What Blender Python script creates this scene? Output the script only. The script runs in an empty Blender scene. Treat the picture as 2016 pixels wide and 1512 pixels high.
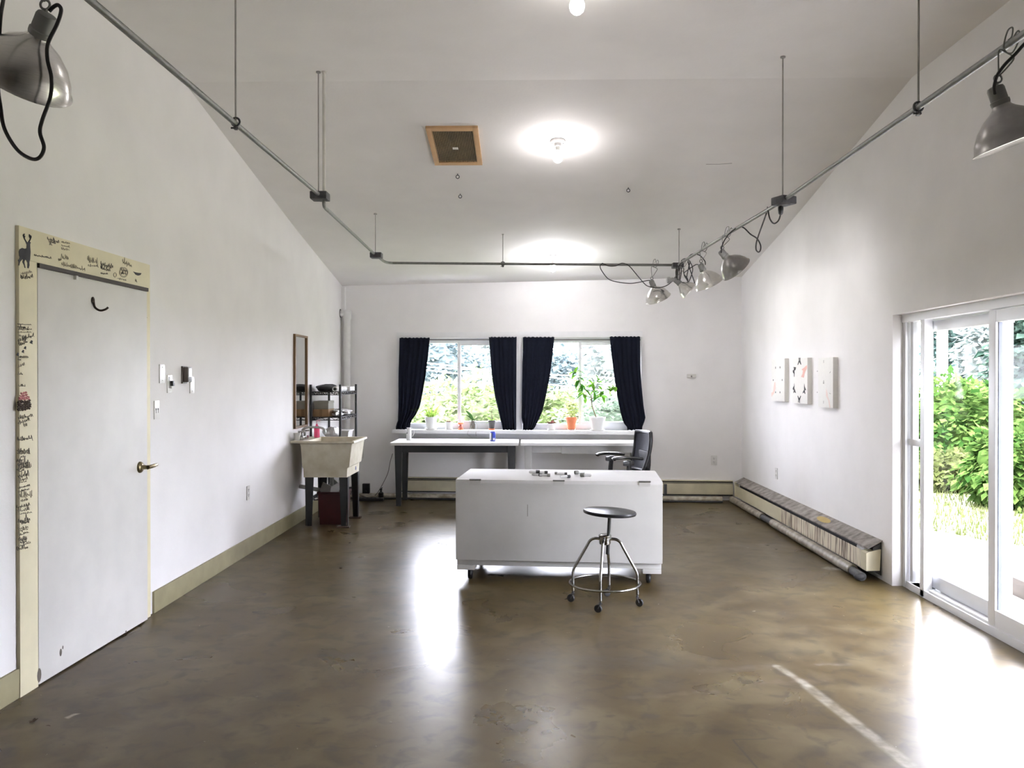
import bpy, bmesh, math, random
from mathutils import Vector as V, Matrix, Euler
random.seed(7)
sc = bpy.context.scene
COL = sc.collection
PI = math.pi
R = math.radians

# ------------------------------------------------------------------ camera, world, exposure
F = 1650.0                      # focal length in pixels of the 2016 x 1512 frame
CAM = V((0, 0, 1.46))
YAW, PITCH = math.atan(32 / F), -math.atan(9 / F)
cam_data = bpy.data.cameras.new('camera')
cam = bpy.data.objects.new('camera', cam_data)
COL.objects.link(cam)
cam.location = CAM
cam.rotation_euler = (PI / 2 + PITCH, 0, YAW)
cam_data.sensor_width = 36
cam_data.lens = F / 2016 * 36
cam_data.clip_start = 0.02
sc.camera = cam
sc.view_settings.view_transform = 'Standard'
sc.view_settings.look = 'None'
sc.view_settings.gamma = 1
sc.view_settings.use_curve_mapping = False
sc.view_settings.exposure = 0.68
SKY_STRENGTH = 27.0
BULB = (30.0, 90.0, 290.0)      # from the nearest ceiling bulb to the farthest
FLOOD = 190.0
world = bpy.data.worlds.new('overcast_sky')
sc.world = world
world.use_nodes = True
bgn = world.node_tree.nodes['Background']
bgn.inputs[0].default_value = (0.91, 0.93, 1.06, 1)
bgn.inputs[1].default_value = SKY_STRENGTH
sun_data = bpy.data.lights.new('hazy_sun', 'SUN'); sun_data.energy = 20.0; sun_data.angle = R(8); sun_data.color = (1.0, 0.97, 0.90)
sun = bpy.data.objects.new('hazy_sun', sun_data); COL.objects.link(sun)
sun.rotation_euler = V((0.12, 0.75, -0.68)).to_track_quat('-Z', 'Y').to_euler()
try:
    sc.cycles.use_denoising = True
    sc.cycles.max_bounces = 10
    sc.cycles.diffuse_bounces = 6
    sc.cycles.sample_clamp_indirect = 6
except Exception:
    pass

# ------------------------------------------------------------------ where things stand
CR = Euler((PI / 2 + PITCH, 0, YAW)).to_matrix()
XL, XR, XS = -2.345, 2.573, 2.645      # left wall, right wall, sliding door plane
BL, BR = V((XL, 10.52, 0)), V((XR, 10.16, 0))
BE = (BR - BL).normalized()            # along the back wall
BN = V((BE.y, -BE.x, 0))               # out of the back wall into the room
BA = math.atan2(BE.y, BE.x)
CEIL = [(-5.9, 3.485), (5.68, 3.485), (8.47, 2.97), (10.8, 2.593)]

def ray(px, py):
    return (CR @ V(((px - 1008) / F, -(py - 756) / F, -1))).normalized()
def on_x(px, py, X):
    d = ray(px, py); return CAM + d * (X / d.x)
def on_y(px, py, Y):
    d = ray(px, py); return CAM + d * (Y / d.y)
def on_z(px, py, Z):
    d = ray(px, py); return CAM + d * ((Z - CAM.z) / d.z)
def on_back(px, py, off=0.0):
    d = ray(px, py); p0 = BL + BN * off
    return CAM + d * ((p0 - CAM).dot(BN) / d.dot(BN))
def ceil_z(y):
    for (a, za), (b, zb) in zip(CEIL, CEIL[1:]):
        if y <= b:
            return za + (zb - za) * (y - a) / (b - a)
    return CEIL[-1][1]
def on_ceil(px, py):
    d = ray(px, py); t = 1.0
    for k in range(4000):
        p = CAM + d * t
        if p.z >= ceil_z(p.y): return p
        t += 0.005
    return p

# ------------------------------------------------------------------ materials
def nt(m):
    m.use_nodes = True
    return m.node_tree.nodes, m.node_tree.links
def srgb(r, g, b):
    f = lambda c: (c / 255 / 12.92) if c / 255 <= 0.04045 else ((c / 255 + 0.055) / 1.055) ** 2.4
    return (f(r), f(g), f(b))
MATS = {}
def mat(name, col, rough=0.6, metal=0.0, var=0.08, scale=12.0, bump=0.0, bscale=None, spec=0.5, coat=0.0, alpha=1.0, trans=0.0, stretch=None, var_col=None, sss=0.0):
    if name in MATS: return MATS[name]
    m = bpy.data.materials.new(name); n, l = nt(m)
    b = n['Principled BSDF']
    tc = n.new('ShaderNodeTexCoord')
    src = tc.outputs['Object']
    if stretch:
        mp = n.new('ShaderNodeMapping'); mp.inputs['Scale'].default_value = stretch
        l.new(src, mp.inputs[0]); src = mp.outputs[0]
    nz = n.new('ShaderNodeTexNoise'); nz.inputs['Scale'].default_value = scale; nz.inputs['Detail'].default_value = 5
    l.new(src, nz.inputs['Vector'])
    rp = n.new('ShaderNodeValToRGB')
    c0 = var_col if var_col else [max(0, c * (1 - var)) for c in col]
    c1 = [min(1, c * (1 + var)) for c in col] if not var_col else col
    rp.color_ramp.elements[0].position = 0.32; rp.color_ramp.elements[0].color = (*c0, 1)
    rp.color_ramp.elements[1].position = 0.68; rp.color_ramp.elements[1].color = (*c1, 1)
    l.new(nz.outputs['Fac'], rp.inputs[0]); l.new(rp.outputs[0], b.inputs['Base Color'])
    b.inputs['Roughness'].default_value = rough; b.inputs['Metallic'].default_value = metal
    b.inputs['Specular IOR Level'].default_value = spec
    b.inputs['Coat Weight'].default_value = coat
    b.inputs['Transmission Weight'].default_value = trans
    b.inputs['Alpha'].default_value = alpha
    if sss:
        b.inputs['Subsurface Weight'].default_value = sss
    if bump:
        nb = n.new('ShaderNodeTexNoise'); nb.inputs['Scale'].default_value = bscale or scale * 4; nb.inputs['Detail'].default_value = 4
        l.new(src, nb.inputs['Vector'])
        bp = n.new('ShaderNodeBump'); bp.inputs['Strength'].default_value = bump; bp.inputs['Distance'].default_value = 0.01
        l.new(nb.outputs['Fac'], bp.inputs['Height']); l.new(bp.outputs[0], b.inputs['Normal'])
    MATS[name] = m
    return m
def leafmat(name, c0, c1, trans=0.35):
    m = bpy.data.materials.new(name); n, l = nt(m)
    n.remove(n['Principled BSDF'])
    out = [x for x in n if x.type == 'OUTPUT_MATERIAL'][0]
    g = n.new('ShaderNodeNewGeometry'); nz = n.new('ShaderNodeTexNoise'); nz.inputs['Scale'].default_value = 3.0
    nz.inputs['Detail'].default_value = 3
    l.new(g.outputs['Position'], nz.inputs['Vector'])
    add = n.new('ShaderNodeMath'); add.operation = 'ADD'
    rnd = n.new('ShaderNodeMath'); rnd.operation = 'MULTIPLY_ADD'; rnd.inputs[1].default_value = 0.5; rnd.inputs[2].default_value = -0.25
    l.new(g.outputs['Random Per Island'], rnd.inputs[0])
    l.new(nz.outputs['Fac'], add.inputs[0]); l.new(rnd.outputs[0], add.inputs[1])
    rp = n.new('ShaderNodeValToRGB'); rp.color_ramp.elements[0].position = 0.25; rp.color_ramp.elements[1].position = 0.75
    rp.color_ramp.elements[0].color = (*c0, 1); rp.color_ramp.elements[1].color = (*c1, 1)
    l.new(add.outputs[0], rp.inputs[0])
    d = n.new('ShaderNodeBsdfDiffuse'); t = n.new('ShaderNodeBsdfTranslucent'); mx = n.new('ShaderNodeMixShader'); mx.inputs[0].default_value = trans
    l.new(rp.outputs[0], d.inputs[0]); l.new(rp.outputs[0], t.inputs[0])
    l.new(d.outputs[0], mx.inputs[1]); l.new(t.outputs[0], mx.inputs[2]); l.new(mx.outputs[0], out.inputs[0])
    return m
def emit(name, col, s):
    m = bpy.data.materials.new(name); n, l = nt(m)
    b = n['Principled BSDF']; b.inputs['Base Color'].default_value = (0.9, 0.9, 0.9, 1)
    b.inputs['Emission Color'].default_value = (*col, 1); b.inputs['Emission Strength'].default_value = s
    return m
def glassmat(name, tint=(1, 1, 1), refl=0.08):
    m = bpy.data.materials.new(name); n, l = nt(m)
    n.remove(n['Principled BSDF'])
    out = [x for x in n if x.type == 'OUTPUT_MATERIAL'][0]
    t = n.new('ShaderNodeBsdfTransparent'); t.inputs[0].default_value = (*tint, 1)
    g = n.new('ShaderNodeBsdfGlossy'); g.inputs['Roughness'].default_value = 0.02
    lw = n.new('ShaderNodeLayerWeight'); lw.inputs[0].default_value = 0.5
    pw = n.new('ShaderNodeMath'); pw.operation = 'POWER'; pw.inputs[1].default_value = 9; l.new(lw.outputs['Facing'], pw.inputs[0])
    mu = n.new('ShaderNodeMath'); mu.operation = 'MULTIPLY_ADD'; mu.inputs[1].default_value = 0.8; mu.inputs[2].default_value = refl * 0.4
    l.new(pw.outputs[0], mu.inputs[0])
    mx = n.new('ShaderNodeMixShader'); l.new(mu.outputs[0], mx.inputs[0])
    l.new(t.outputs[0], mx.inputs[1]); l.new(g.outputs[0], mx.inputs[2]); l.new(mx.outputs[0], out.inputs[0])
    return m

# ------------------------------------------------------------------ mesh builder
def frame(p, z, xhint=None):
    z = V(z).normalized()
    h = V(xhint) if xhint is not None else (V((1, 0, 0)) if abs(z.x) < 0.9 else V((0, 1, 0)))
    x = (h - z * h.dot(z)).normalized(); y = z.cross(x)
    M = Matrix((x, y, z)).transposed().to_4x4(); M.translation = V(p)
    return M
def smooth_path(pts, sub=6):
    pts = [V(p) for p in pts]
    if len(pts) < 3: return pts
    out = []
    for i in range(len(pts) - 1):
        p0 = pts[max(i - 1, 0)]; p1 = pts[i]; p2 = pts[i + 1]; p3 = pts[min(i + 2, len(pts) - 1)]
        for k in range(sub):
            t = k / sub
            out.append(0.5 * ((2 * p1) + (p2 - p0) * t + (2 * p0 - 5 * p1 + 4 * p2 - p3) * t * t + (3 * p1 - p0 - 3 * p2 + p3) * t ** 3))
    out.append(pts[-1])
    return out
class MB:
    def __init__(s): s.v = []; s.f = []; s.mi = []; s.cur = 0
    def add(s, vs, fs):
        o = len(s.v); s.v += [V(p) for p in vs]
        for f in fs: s.f.append([i + o for i in f]); s.mi.append(s.cur)
        return s
    def box(s, c, d, rot=None, bevel=0.0, taper=None):
        bm = bmesh.new(); bmesh.ops.create_cube(bm, size=1)
        for q in bm.verts:
            k = 1.0
            if taper is not None and q.co.z < 0: k = taper
            q.co = V((q.co.x * d[0] * k, q.co.y * d[1] * k, q.co.z * d[2]))
        if bevel: bmesh.ops.bevel(bm, geom=bm.edges[:], offset=bevel, segments=2, affect='EDGES', profile=0.7)
        M = (rot.to_4x4() if rot is not None else Matrix.Identity(4)); M = Matrix.Translation(V(c)) @ M
        bm.verts.index_update()
        s.add([M @ q.co for q in bm.verts], [[q.index for q in f.verts] for f in bm.faces]); bm.free()
        return s
    def b2(s, p, q, bevel=0.0):
        p, q = V(p), V(q)
        return s.box((p + q) / 2, [abs(a) for a in (q - p)], None, bevel)
    def cyl(s, p0, p1, r0, r1=None, seg=16, caps=True):
        p0, p1 = V(p0), V(p1); r1 = r0 if r1 is None else r1
        M = frame(p0, p1 - p0); L = (p1 - p0).length
        return s.lathe([(r0, 0), (r1, L)], M, seg, caps)
    def lathe(s, prof, M=None, seg=24, caps=True):
        M = M or Matrix.Identity(4); vs = []; fs = []
        for r, z in prof:
            for k in range(seg):
                a = 2 * PI * k / seg; vs.append(M @ V((r * math.cos(a), r * math.sin(a), z)))
        for i in range(len(prof) - 1):
            for k in range(seg):
                fs.append([i * seg + k, i * seg + (k + 1) % seg, (i + 1) * seg + (k + 1) % seg, (i + 1) * seg + k])
        if caps:
            if prof[0][0] > 1e-5: fs.append([k for k in range(seg)][::-1])
            if prof[-1][0] > 1e-5: fs.append([(len(prof) - 1) * seg + k for k in range(seg)])
        return s.add(vs, fs)
    def tube(s, pts, r, seg=8, closed=False, flat=None):
        pts = [V(p) for p in pts]; n = len(pts); vs = []; fs = []
        T = []
        for i in range(n):
            a = pts[(i - 1) % n] if (closed or i > 0) else pts[i]; b = pts[(i + 1) % n] if (closed or i < n - 1) else pts[i]
            d = b - a; T.append(d.normalized() if d.length > 1e-9 else V((0, 0, 1)))
        x = frame((0, 0, 0), T[0]).to_3x3() @ V((1, 0, 0))
        for i in range(n):
            x = x - T[i] * x.dot(T[i])
            x = x.normalized() if x.length > 1e-6 else frame((0, 0, 0), T[i]).to_3x3() @ V((1, 0, 0))
            y = T[i].cross(x); rr = r[i] if isinstance(r, (list, tuple)) else r
            for k in range(seg):
                a = 2 * PI * k / seg; vs.append(pts[i] + x * (rr * math.cos(a)) + y * (rr * math.sin(a)))
        for i in range(n if closed else n - 1):
            j = (i + 1) % n
            for k in range(seg): fs.append([i * seg + k, i * seg + (k + 1) % seg, j * seg + (k + 1) % seg, j * seg + k])
        if not closed: fs += [[k for k in range(seg)][::-1], [(n - 1) * seg + k for k in range(seg)]]
        return s.add(vs, fs)
    def torus(s, c, Rr, r, M=None, seg=40, sub=8):
        M = M or Matrix.Identity(4)
        return s.tube([M @ (V(c) + V((Rr * math.cos(2 * PI * k / seg), Rr * math.sin(2 * PI * k / seg), 0))) for k in range(seg)], r, sub, True)
    def prism(s, poly, M, d):
        n = len(poly)
        vs = [M @ V((x, y, 0)) for x, y in poly] + [M @ V((x, y, d)) for x, y in poly]
        fs = [list(range(n))[::-1], list(range(n, 2 * n))] + [[i, (i + 1) % n, n + (i + 1) % n, n + i] for i in range(n)]
        return s.add(vs, fs)
    def ball(s, c, r, sx=1, sy=1, sz=1, rot=None, u=16, w=10):
        M = Matrix.Translation(V(c)) @ (rot.to_4x4() if rot is not None else Matrix.Identity(4)) @ Matrix.Diagonal((sx, sy, sz, 1))
        prof = [(r * math.sin(PI * k / w), -r * math.cos(PI * k / w)) for k in range(w + 1)]
        return s.lathe(prof, M, u, False)
    def blob(s, c, r, sx=1, sy=1, sz=1, amp=0.15, seed=0, u=18, w=12, rot=None):
        rng = random.Random(seed); ph = [rng.uniform(0, 6.28) for _ in range(9)]
        M = Matrix.Translation(V(c)) @ (rot.to_4x4() if rot is not None else Matrix.Identity(4)) @ Matrix.Diagonal((sx, sy, sz, 1)); vs = []; fs = []
        for i in range(w + 1):
            t = PI * i / w
            for k in range(u):
                a = 2 * PI * k / u
                rr = r * (1 + amp * (math.sin(3 * a + ph[0] + 2 * t) + math.sin(5 * t + ph[1] + a) + 0.7 * math.sin(7 * a + ph[2] - 3 * t)) / 2 * math.sin(t))
                vs.append(M @ V((rr * math.sin(t) * math.cos(a), rr * math.sin(t) * math.sin(a), -rr * math.cos(t))))
        for i in range(w):
            for k in range(u): fs.append([i * u + k, i * u + (k + 1) % u, (i + 1) * u + (k + 1) % u, (i + 1) * u + k])
        return s.add(vs, fs)
    def leaf(s, p, d, L, W, curl=0.3, up=None, n=4):
        d = V(d).normalized(); up = V(up) if up is not None else V((0, 0, 1))
        side = d.cross(up)
        side = side.normalized() if side.length > 1e-4 else V((1, 0, 0))
        nrm = side.cross(d); vs = []; fs = []
        for i in range(n + 1):
            t = i / n; w = W * 0.5 * math.sin(PI * min(1, (t * 0.92 + 0.04))) ** 0.8
            c = V(p) + d * (L * t) - nrm * (curl * L * t * t)
            vs += [c - side * w + nrm * (w * 0.25), c, c + side * w + nrm * (w * 0.25)]
        for i in range(n):
            o = i * 3; fs += [[o, o + 1, o + 4, o + 3], [o + 1, o + 2, o + 5, o + 4]]
        return s.add(vs, fs)
    def build(s, name, m, parent=None, world=False, smooth=True, angle=38, props=None):
        me = bpy.data.meshes.new(name)
        ms = m if isinstance(m, (list, tuple)) else [m]
        off = V((0, 0, 0)); inv = None
        vs = s.v
        if parent is None:
            lo = V([min(p[i] for p in vs) for i in range(3)]); hi = V([max(p[i] for p in vs) for i in range(3)])
            off = V(((lo.x + hi.x) / 2, (lo.y + hi.y) / 2, lo.z)); vs = [p - off for p in vs]
        elif world:
            M = Matrix.Identity(4); q = parent
            while q is not None: M = q.matrix_basis @ M; q = q.parent
            inv = M.inverted(); vs = [inv @ p for p in vs]
        me.from_pydata([tuple(p) for p in vs], [], s.f)
        for k in ms: me.materials.append(k)
        if len(ms) > 1: me.polygons.foreach_set('material_index', s.mi)
        me.update()
        bm = bmesh.new(); bm.from_mesh(me); bmesh.ops.recalc_face_normals(bm, faces=bm.faces[:]); bm.to_mesh(me); bm.free()
        if smooth:
            me.polygons.foreach_set('use_smooth', [True] * len(me.polygons)); me.set_sharp_from_angle(angle=R(angle))
        o = bpy.data.objects.new(name, me); COL.objects.link(o)
        if parent is not None: o.parent = parent
        else: o.location = off
        if props:
            for k, q in props.items(): o[k] = q
        return o
def tag(o, label=None, cat=None, group=None, kind=None):
    if label: o['label'] = label
    if cat: o['category'] = cat
    if group: o['group'] = group
    if kind: o['kind'] = kind
    return o
def thing(name, label, cat, loc=(0, 0, 0), rotz=0.0, group=None, kind=None):
    o = bpy.data.objects.new(name, None); COL.objects.link(o); o.empty_display_size = 0.1
    o.location = V(loc); o.rotation_euler = (0, 0, rotz)
    return tag(o, label, cat, group, kind)
def dup(root, loc, rotz=None, label=None, group=None):
    r = root.copy(); COL.objects.link(r); r.location = V(loc)
    if rotz is not None: r.rotation_euler = (0, 0, rotz)
    if label: r['label'] = label
    if group: r['group'] = group
    for ch in list(root.children):
        c = ch.copy(); COL.objects.link(c); c.parent = r
        for g in list(ch.children):
            d = g.copy(); COL.objects.link(d); d.parent = c
    return r
def bw_box(mb, x0, y0, x1, y1, d0, d1, bevel=0.0):
    """box on the back wall between two corners seen in the photo, from d0 to d1 out of the wall"""
    a = on_back(x0, y0, max(d0, d1)); b = on_back(x1, y1, max(d0, d1))
    ua, ub = (a - BL).dot(BE), (b - BL).dot(BE)
    return bw_uz(mb, ua, a.z, ub, b.z, d0, d1, bevel)
def bw_uz(mb, u0, z0, u1, z1, d0, d1, bevel=0.0):
    c = BL + BE * ((u0 + u1) / 2) + BN * ((d0 + d1) / 2); c.z = (z0 + z1) / 2
    return mb.box(c, (abs(u1 - u0), abs(d1 - d0), abs(z1 - z0)), Matrix.Rotation(BA, 3, 'Z'), bevel)
def bu(px, py, off=0.0):
    p = on_back(px, py, off); return (p - BL).dot(BE), p.z
def bp(u, z, off=0.0):
    p = BL + BE * u + BN * off; p.z = z; return p
# ------------------------------------------------------------------ shared materials
WALL = mat('white_wall_paint', (0.86, 0.845, 0.845), 0.75, var=0.025, scale=3, bump=0.06, bscale=60)
CEILM = mat('white_ceiling_paint', (0.84, 0.82, 0.81), 0.85, var=0.03, scale=2.2, bump=0.08, bscale=45)
WHITE = mat('white_gloss_paint', (0.82, 0.82, 0.83), 0.4, var=0.03, scale=9)
VINYL = mat('white_vinyl', (0.80, 0.81, 0.84), 0.35, var=0.02, scale=6)
CREAM = mat('cream_trim_paint', srgb(222, 214, 184), 0.55, var=0.05, scale=7)
OLIVE = mat('olive_baseboard_paint', srgb(150, 143, 112), 0.5, var=0.08, scale=8)
PLATE = mat('white_plastic_plate', (0.70, 0.69, 0.67), 0.35, var=0.02)
DARKSLOT = mat('dark_slot', (0.03, 0.03, 0.03), 0.6)
BLACK = mat('black_plastic', (0.012, 0.012, 0.014), 0.45, var=0.2)
CORD = mat('black_rubber_cord', (0.012, 0.010, 0.010), 0.5, var=0.2)
STEEL = mat('galvanised_steel', (0.22, 0.22, 0.21), 0.42, 0.7, var=0.12, scale=25)
RODM = mat('dull_zinc_rod', (0.34, 0.33, 0.31), 0.5, 0.5, var=0.1)
IRON = mat('dark_cast_metal', (0.075, 0.075, 0.08), 0.5, 0.6, var=0.25, scale=30)
CHROME = mat('worn_chrome', (0.40, 0.40, 0.39), 0.18, 1.0, var=0.12, scale=30)
ALU = mat('brushed_aluminium', (0.78, 0.77, 0.75), 0.22, 1.0, var=0.10, scale=30, stretch=(1, 1, 30))
INK = mat('black_ink', (0.02, 0.02, 0.025), 0.7); PEN = mat('dark_pen', (0.11, 0.10, 0.085), 0.8, var=0.4, scale=40)
FADED = mat('faded_ink', (0.33, 0.30, 0.23), 0.8, var=0.2, scale=40)
GLASS = glassmat('window_glass', (1, 1, 1), 0.015)
CLEAR = glassmat('clear_glass', (0.93, 0.95, 0.94), 0.12)

def floor_material():
    m = bpy.data.materials.new('sealed_concrete'); n, l = nt(m); b = n['Principled BSDF']
    g = n.new('ShaderNodeNewGeometry'); pos = g.outputs['Position']
    def noise(sc_, det=6, dist=0.0, vec=None):
        z = n.new('ShaderNodeTexNoise'); z.inputs['Scale'].default_value = sc_; z.inputs['Detail'].default_value = det
        z.inputs['Distortion'].default_value = dist; l.new(vec or pos, z.inputs['Vector']); return z.outputs['Fac']
    def ramp(fac, p0, p1, c0=(0, 0, 0), c1=(1, 1, 1)):
        r = n.new('ShaderNodeValToRGB'); e = r.color_ramp.elements
        e[0].position = p0; e[1].position = p1; e[0].color = (*c0, 1); e[1].color = (*c1, 1); l.new(fac, r.inputs[0]); return r.outputs[0]
    def math_(op, a, bb=None, c=None):
        q = n.new('ShaderNodeMath'); q.operation = op
        for i, x in enumerate((a, bb, c)):
            if x is None: continue
            if isinstance(x, (int, float)): q.inputs[i].default_value = x
            else: l.new(x, q.inputs[i])
        return q.outputs[0]
    def vm(op, a, bb=None, out=0):
        q = n.new('ShaderNodeVectorMath'); q.operation = op
        for i, x in enumerate((a, bb)):
            if x is None: continue
            if isinstance(x, V): q.inputs[i].default_value = x
            else: l.new(x, q.inputs[i])
        return q.outputs[out]
    def mix(fac, a, c):
        q = n.new('ShaderNodeMix'); q.data_type = 'RGBA'
        l.new(fac, q.inputs[0])
        for i, x in ((6, a), (7, c)):
            if isinstance(x, tuple): q.inputs[i].default_value = (*x, 1)
            else: l.new(x, q.inputs[i])
        return q.outputs[2]
    col = ramp(noise(0.55, 7, 0.4), 0.3, 0.7, srgb(58, 46, 24), srgb(84, 71, 43))
    col = mix(math_('MULTIPLY', ramp(noise(3.2, 10, 0.4), 0.44, 0.66), 0.65), col, srgb(98, 88, 64))
    col = mix(math_('MULTIPLY', ramp(noise(9.0, 10, 0.6), 0.50, 0.68), 0.6), col, srgb(38, 31, 21))
    col = mix(math_('MULTIPLY', ramp(noise(26.0, 3, 0.5), 0.68, 0.76), 0.5), col, srgb(62, 56, 46))
    col = mix(math_('MULTIPLY', ramp(noise(17.0, 3, 0.2, vm('ADD', pos, V((7, 3, 0)))), 0.70, 0.73), 0.75), col, srgb(55, 48, 40))
    col = mix(math_('MULTIPLY', ramp(noise(21.0, 3, 0.6, vm('ADD', pos, V((1.7, 9, 0)))), 0.735, 0.78), 0.4), col, srgb(205, 202, 190))
    nzc = n.new('ShaderNodeTexNoise'); nzc.inputs['Scale'].default_value = 9; l.new(pos, nzc.inputs['Vector'])
    off = vm('SUBTRACT', nzc.outputs['Color'], V((0.5, 0.5, 0.5)))
    sc2 = n.new('ShaderNodeVectorMath'); sc2.operation = 'SCALE'; l.new(off, sc2.inputs[0]); sc2.inputs['Scale'].default_value = 0.10
    wp = vm('ADD', pos, sc2.outputs[0])
    grain = ramp(noise(14, 5), 0.30, 0.62)
    def seg(pa, pb, w0, w1, c, s, warped=True, rough=True):
        nonlocal col
        a, q = on_z(*pa, 0), on_z(*pb, 0); d = q - a; L2 = d.length_squared
        src = wp if warped else pos
        rel = vm('SUBTRACT', src, a)
        t = n.new('ShaderNodeClamp'); l.new(math_('DIVIDE', vm('DOT_PRODUCT', rel, d, 1), L2), t.inputs[0])
        s2 = n.new('ShaderNodeVectorMath'); s2.operation = 'SCALE'; s2.inputs[0].default_value = d; l.new(t.outputs[0], s2.inputs['Scale'])
        dist = vm('LENGTH', vm('SUBTRACT', rel, s2.outputs[0]), None, 1)
        mk = ramp(dist, w0, w1, (1, 1, 1), (0, 0, 0))
        mk = math_('MULTIPLY', mk, s)
        if rough: mk = math_('MULTIPLY', mk, grain)
        col = mix(mk, col, c)
    dk = srgb(74, 70, 64)
    seg((606, 1291), (690, 1290), 0.012, 0.05, srgb(60, 57, 52), 0.95)
    seg((690, 1289), (800, 1280), 0.004, 0.03, srgb(66, 62, 56), 0.9)
    seg((1040, 1298), (1330, 1302), 0.02, 0.22, dk, 0.55)
    seg((1380, 1320), (1520, 1312), 0.01, 0.05, srgb(92, 84, 72), 0.85)
    seg((1250, 1372), (1410, 1360), 0.006, 0.035, srgb(98, 86, 70), 0.8)
    seg((1320, 1345), (1250, 1370), 0.01, 0.08, dk, 0.5)
    seg((1500, 1345), (1630, 1338), 0.006, 0.04, srgb(100, 88, 74), 0.75)
    seg((1610, 1308), (1670, 1306), 0.004, 0.025, srgb(110, 104, 94), 0.7)
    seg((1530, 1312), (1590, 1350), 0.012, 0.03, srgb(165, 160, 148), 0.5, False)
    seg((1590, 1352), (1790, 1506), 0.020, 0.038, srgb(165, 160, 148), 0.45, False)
    seg((1443, 1456), (1508, 1455), 0.002, 0.005, srgb(40, 38, 34), 0.85, False, False)
    seg((1443, 1457), (1490, 1511), 0.0025, 0.006, srgb(40, 38, 34), 0.9, False, False)
    seg((1310, 1006), (1440, 1012), 0.03, 0.25, srgb(84, 80, 70), 0.7)
    seg((1000, 1360), (1080, 1300), 0.02, 0.20, dk, 0.4)
    seg((660, 1210), (668, 1245), 0.003, 0.012, dk, 0.7)
    seg((228, 1392), (248, 1408), 0.008, 0.016, srgb(66, 58, 48), 0.8, True, False)
    seg((60, 1422), (82, 1420), 0.01, 0.03, srgb(60, 50, 40), 0.8)
    seg((0, 1448), (60, 1432), 0.01, 0.05, srgb(92, 78, 60), 0.6)
    seg((138, 1412), (158, 1405), 0.008, 0.02, srgb(176, 170, 150), 0.8)
    seg((172, 1345), (205, 1345), 0.02, 0.05, srgb(84, 74, 60), 0.5)
    seg((1540, 1140), (1640, 1148), 0.01, 0.06, srgb(96, 92, 84), 0.55)
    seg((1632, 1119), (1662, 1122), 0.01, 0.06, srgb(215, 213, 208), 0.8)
    seg((1500, 1070), (1530, 1102), 0.01, 0.06, srgb(104, 94, 76), 0.6)
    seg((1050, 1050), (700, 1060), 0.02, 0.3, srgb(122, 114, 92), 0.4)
    for px, py, w in ((1282, 1409, .018), (1100, 1428, .014), (1092, 1436, .012), (1280, 1443, .008), (1432, 1375, .008), (1437, 1250, .006), (660, 1470, .022), (965, 1400, .012), (895, 1275, .012), (1360, 1185, .012), (1405, 1183, .01), (290, 1320, .006), (560, 1364, .01), (700, 1500, .006)):
        seg((px - 6, py), (px + 8, py + 1), w * 0.4, w * 1.4, srgb(58, 52, 44), 0.9, True, False)
    l.new(col, b.inputs['Base Color'])
    l.new(ramp(noise(1.6, 6, 0.8), 0.3, 0.75, (0.26, 0.26, 0.26), (0.36, 0.36, 0.36)), b.inputs['Roughness'])
    b.inputs['Specular IOR Level'].default_value = 0.26
    h = math_('MULTIPLY_ADD', noise(11, 4, 0.4), 0.5, math_('MULTIPLY', noise(2.3, 3), 1.6))
    bm_ = n.new('ShaderNodeBump'); bm_.inputs['Strength'].default_value = 0.06; bm_.inputs['Distance'].default_value = 0.006
    l.new(h, bm_.inputs['Height']); l.new(bm_.outputs[0], b.inputs['Normal'])
    return m
FLOOR = floor_material()

# ------------------------------------------------------------------ room shell
def struct(mb, name, m, parent=None, **k):
    o = mb.build(name, m, parent, world=parent is not None, **k)
    if parent is None: o['kind'] = 'structure'
    return o
Y0 = -5.5
struct(MB().b2((XL - .2, Y0 - .2, -.12), (XS + .1, 10.75, 0)), 'floor', FLOOR)
cm = MB()
top = [(y, z + .18) for y, z in CEIL][::-1]
M_yz = Matrix(((0, 0, 1, XL - .2), (1, 0, 0, 0), (0, 1, 0, 0), (0, 0, 0, 1)))
cm.prism([(y, z) for y, z in CEIL] + top, M_yz, XR - XL + .5)
struct(cm, 'ceiling', CEILM, smooth=False)
struct(MB().b2((XL - .2, Y0 - .2, 0), (XL, 10.75, 3.7)), 'wall_left', WALL)
struct(MB().b2((XL, Y0 - .2, 0), (XR, Y0, 3.6)), 'wall_front', mat('tan_rear_wall_paint', (0.32, 0.29, 0.25), 0.8))
# back wall with two window openings
U1a, ZT = bu(789, 666); U1b, _ = bu(1016, 666); U2a, _ = bu(1029, 666); U2b, _ = bu(1262, 666); _, ZB = bu(1016, 846)
LB = (BR - BL).length
wb = MB(); T0, T1 = -.16, 0
bw_uz(wb, -.25, 0, LB + .3, ZB, T0, T1); bw_uz(wb, -.25, ZT, LB + .3, 2.9, T0, T1)
bw_uz(wb, -.25, ZB, U1a, ZT, T0, T1); bw_uz(wb, U1b, ZB, U2a, ZT, T0, T1); bw_uz(wb, U2b, ZB, LB + .3, ZT, T0, T1)
struct(wb, 'wall_back', WALL)
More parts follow.
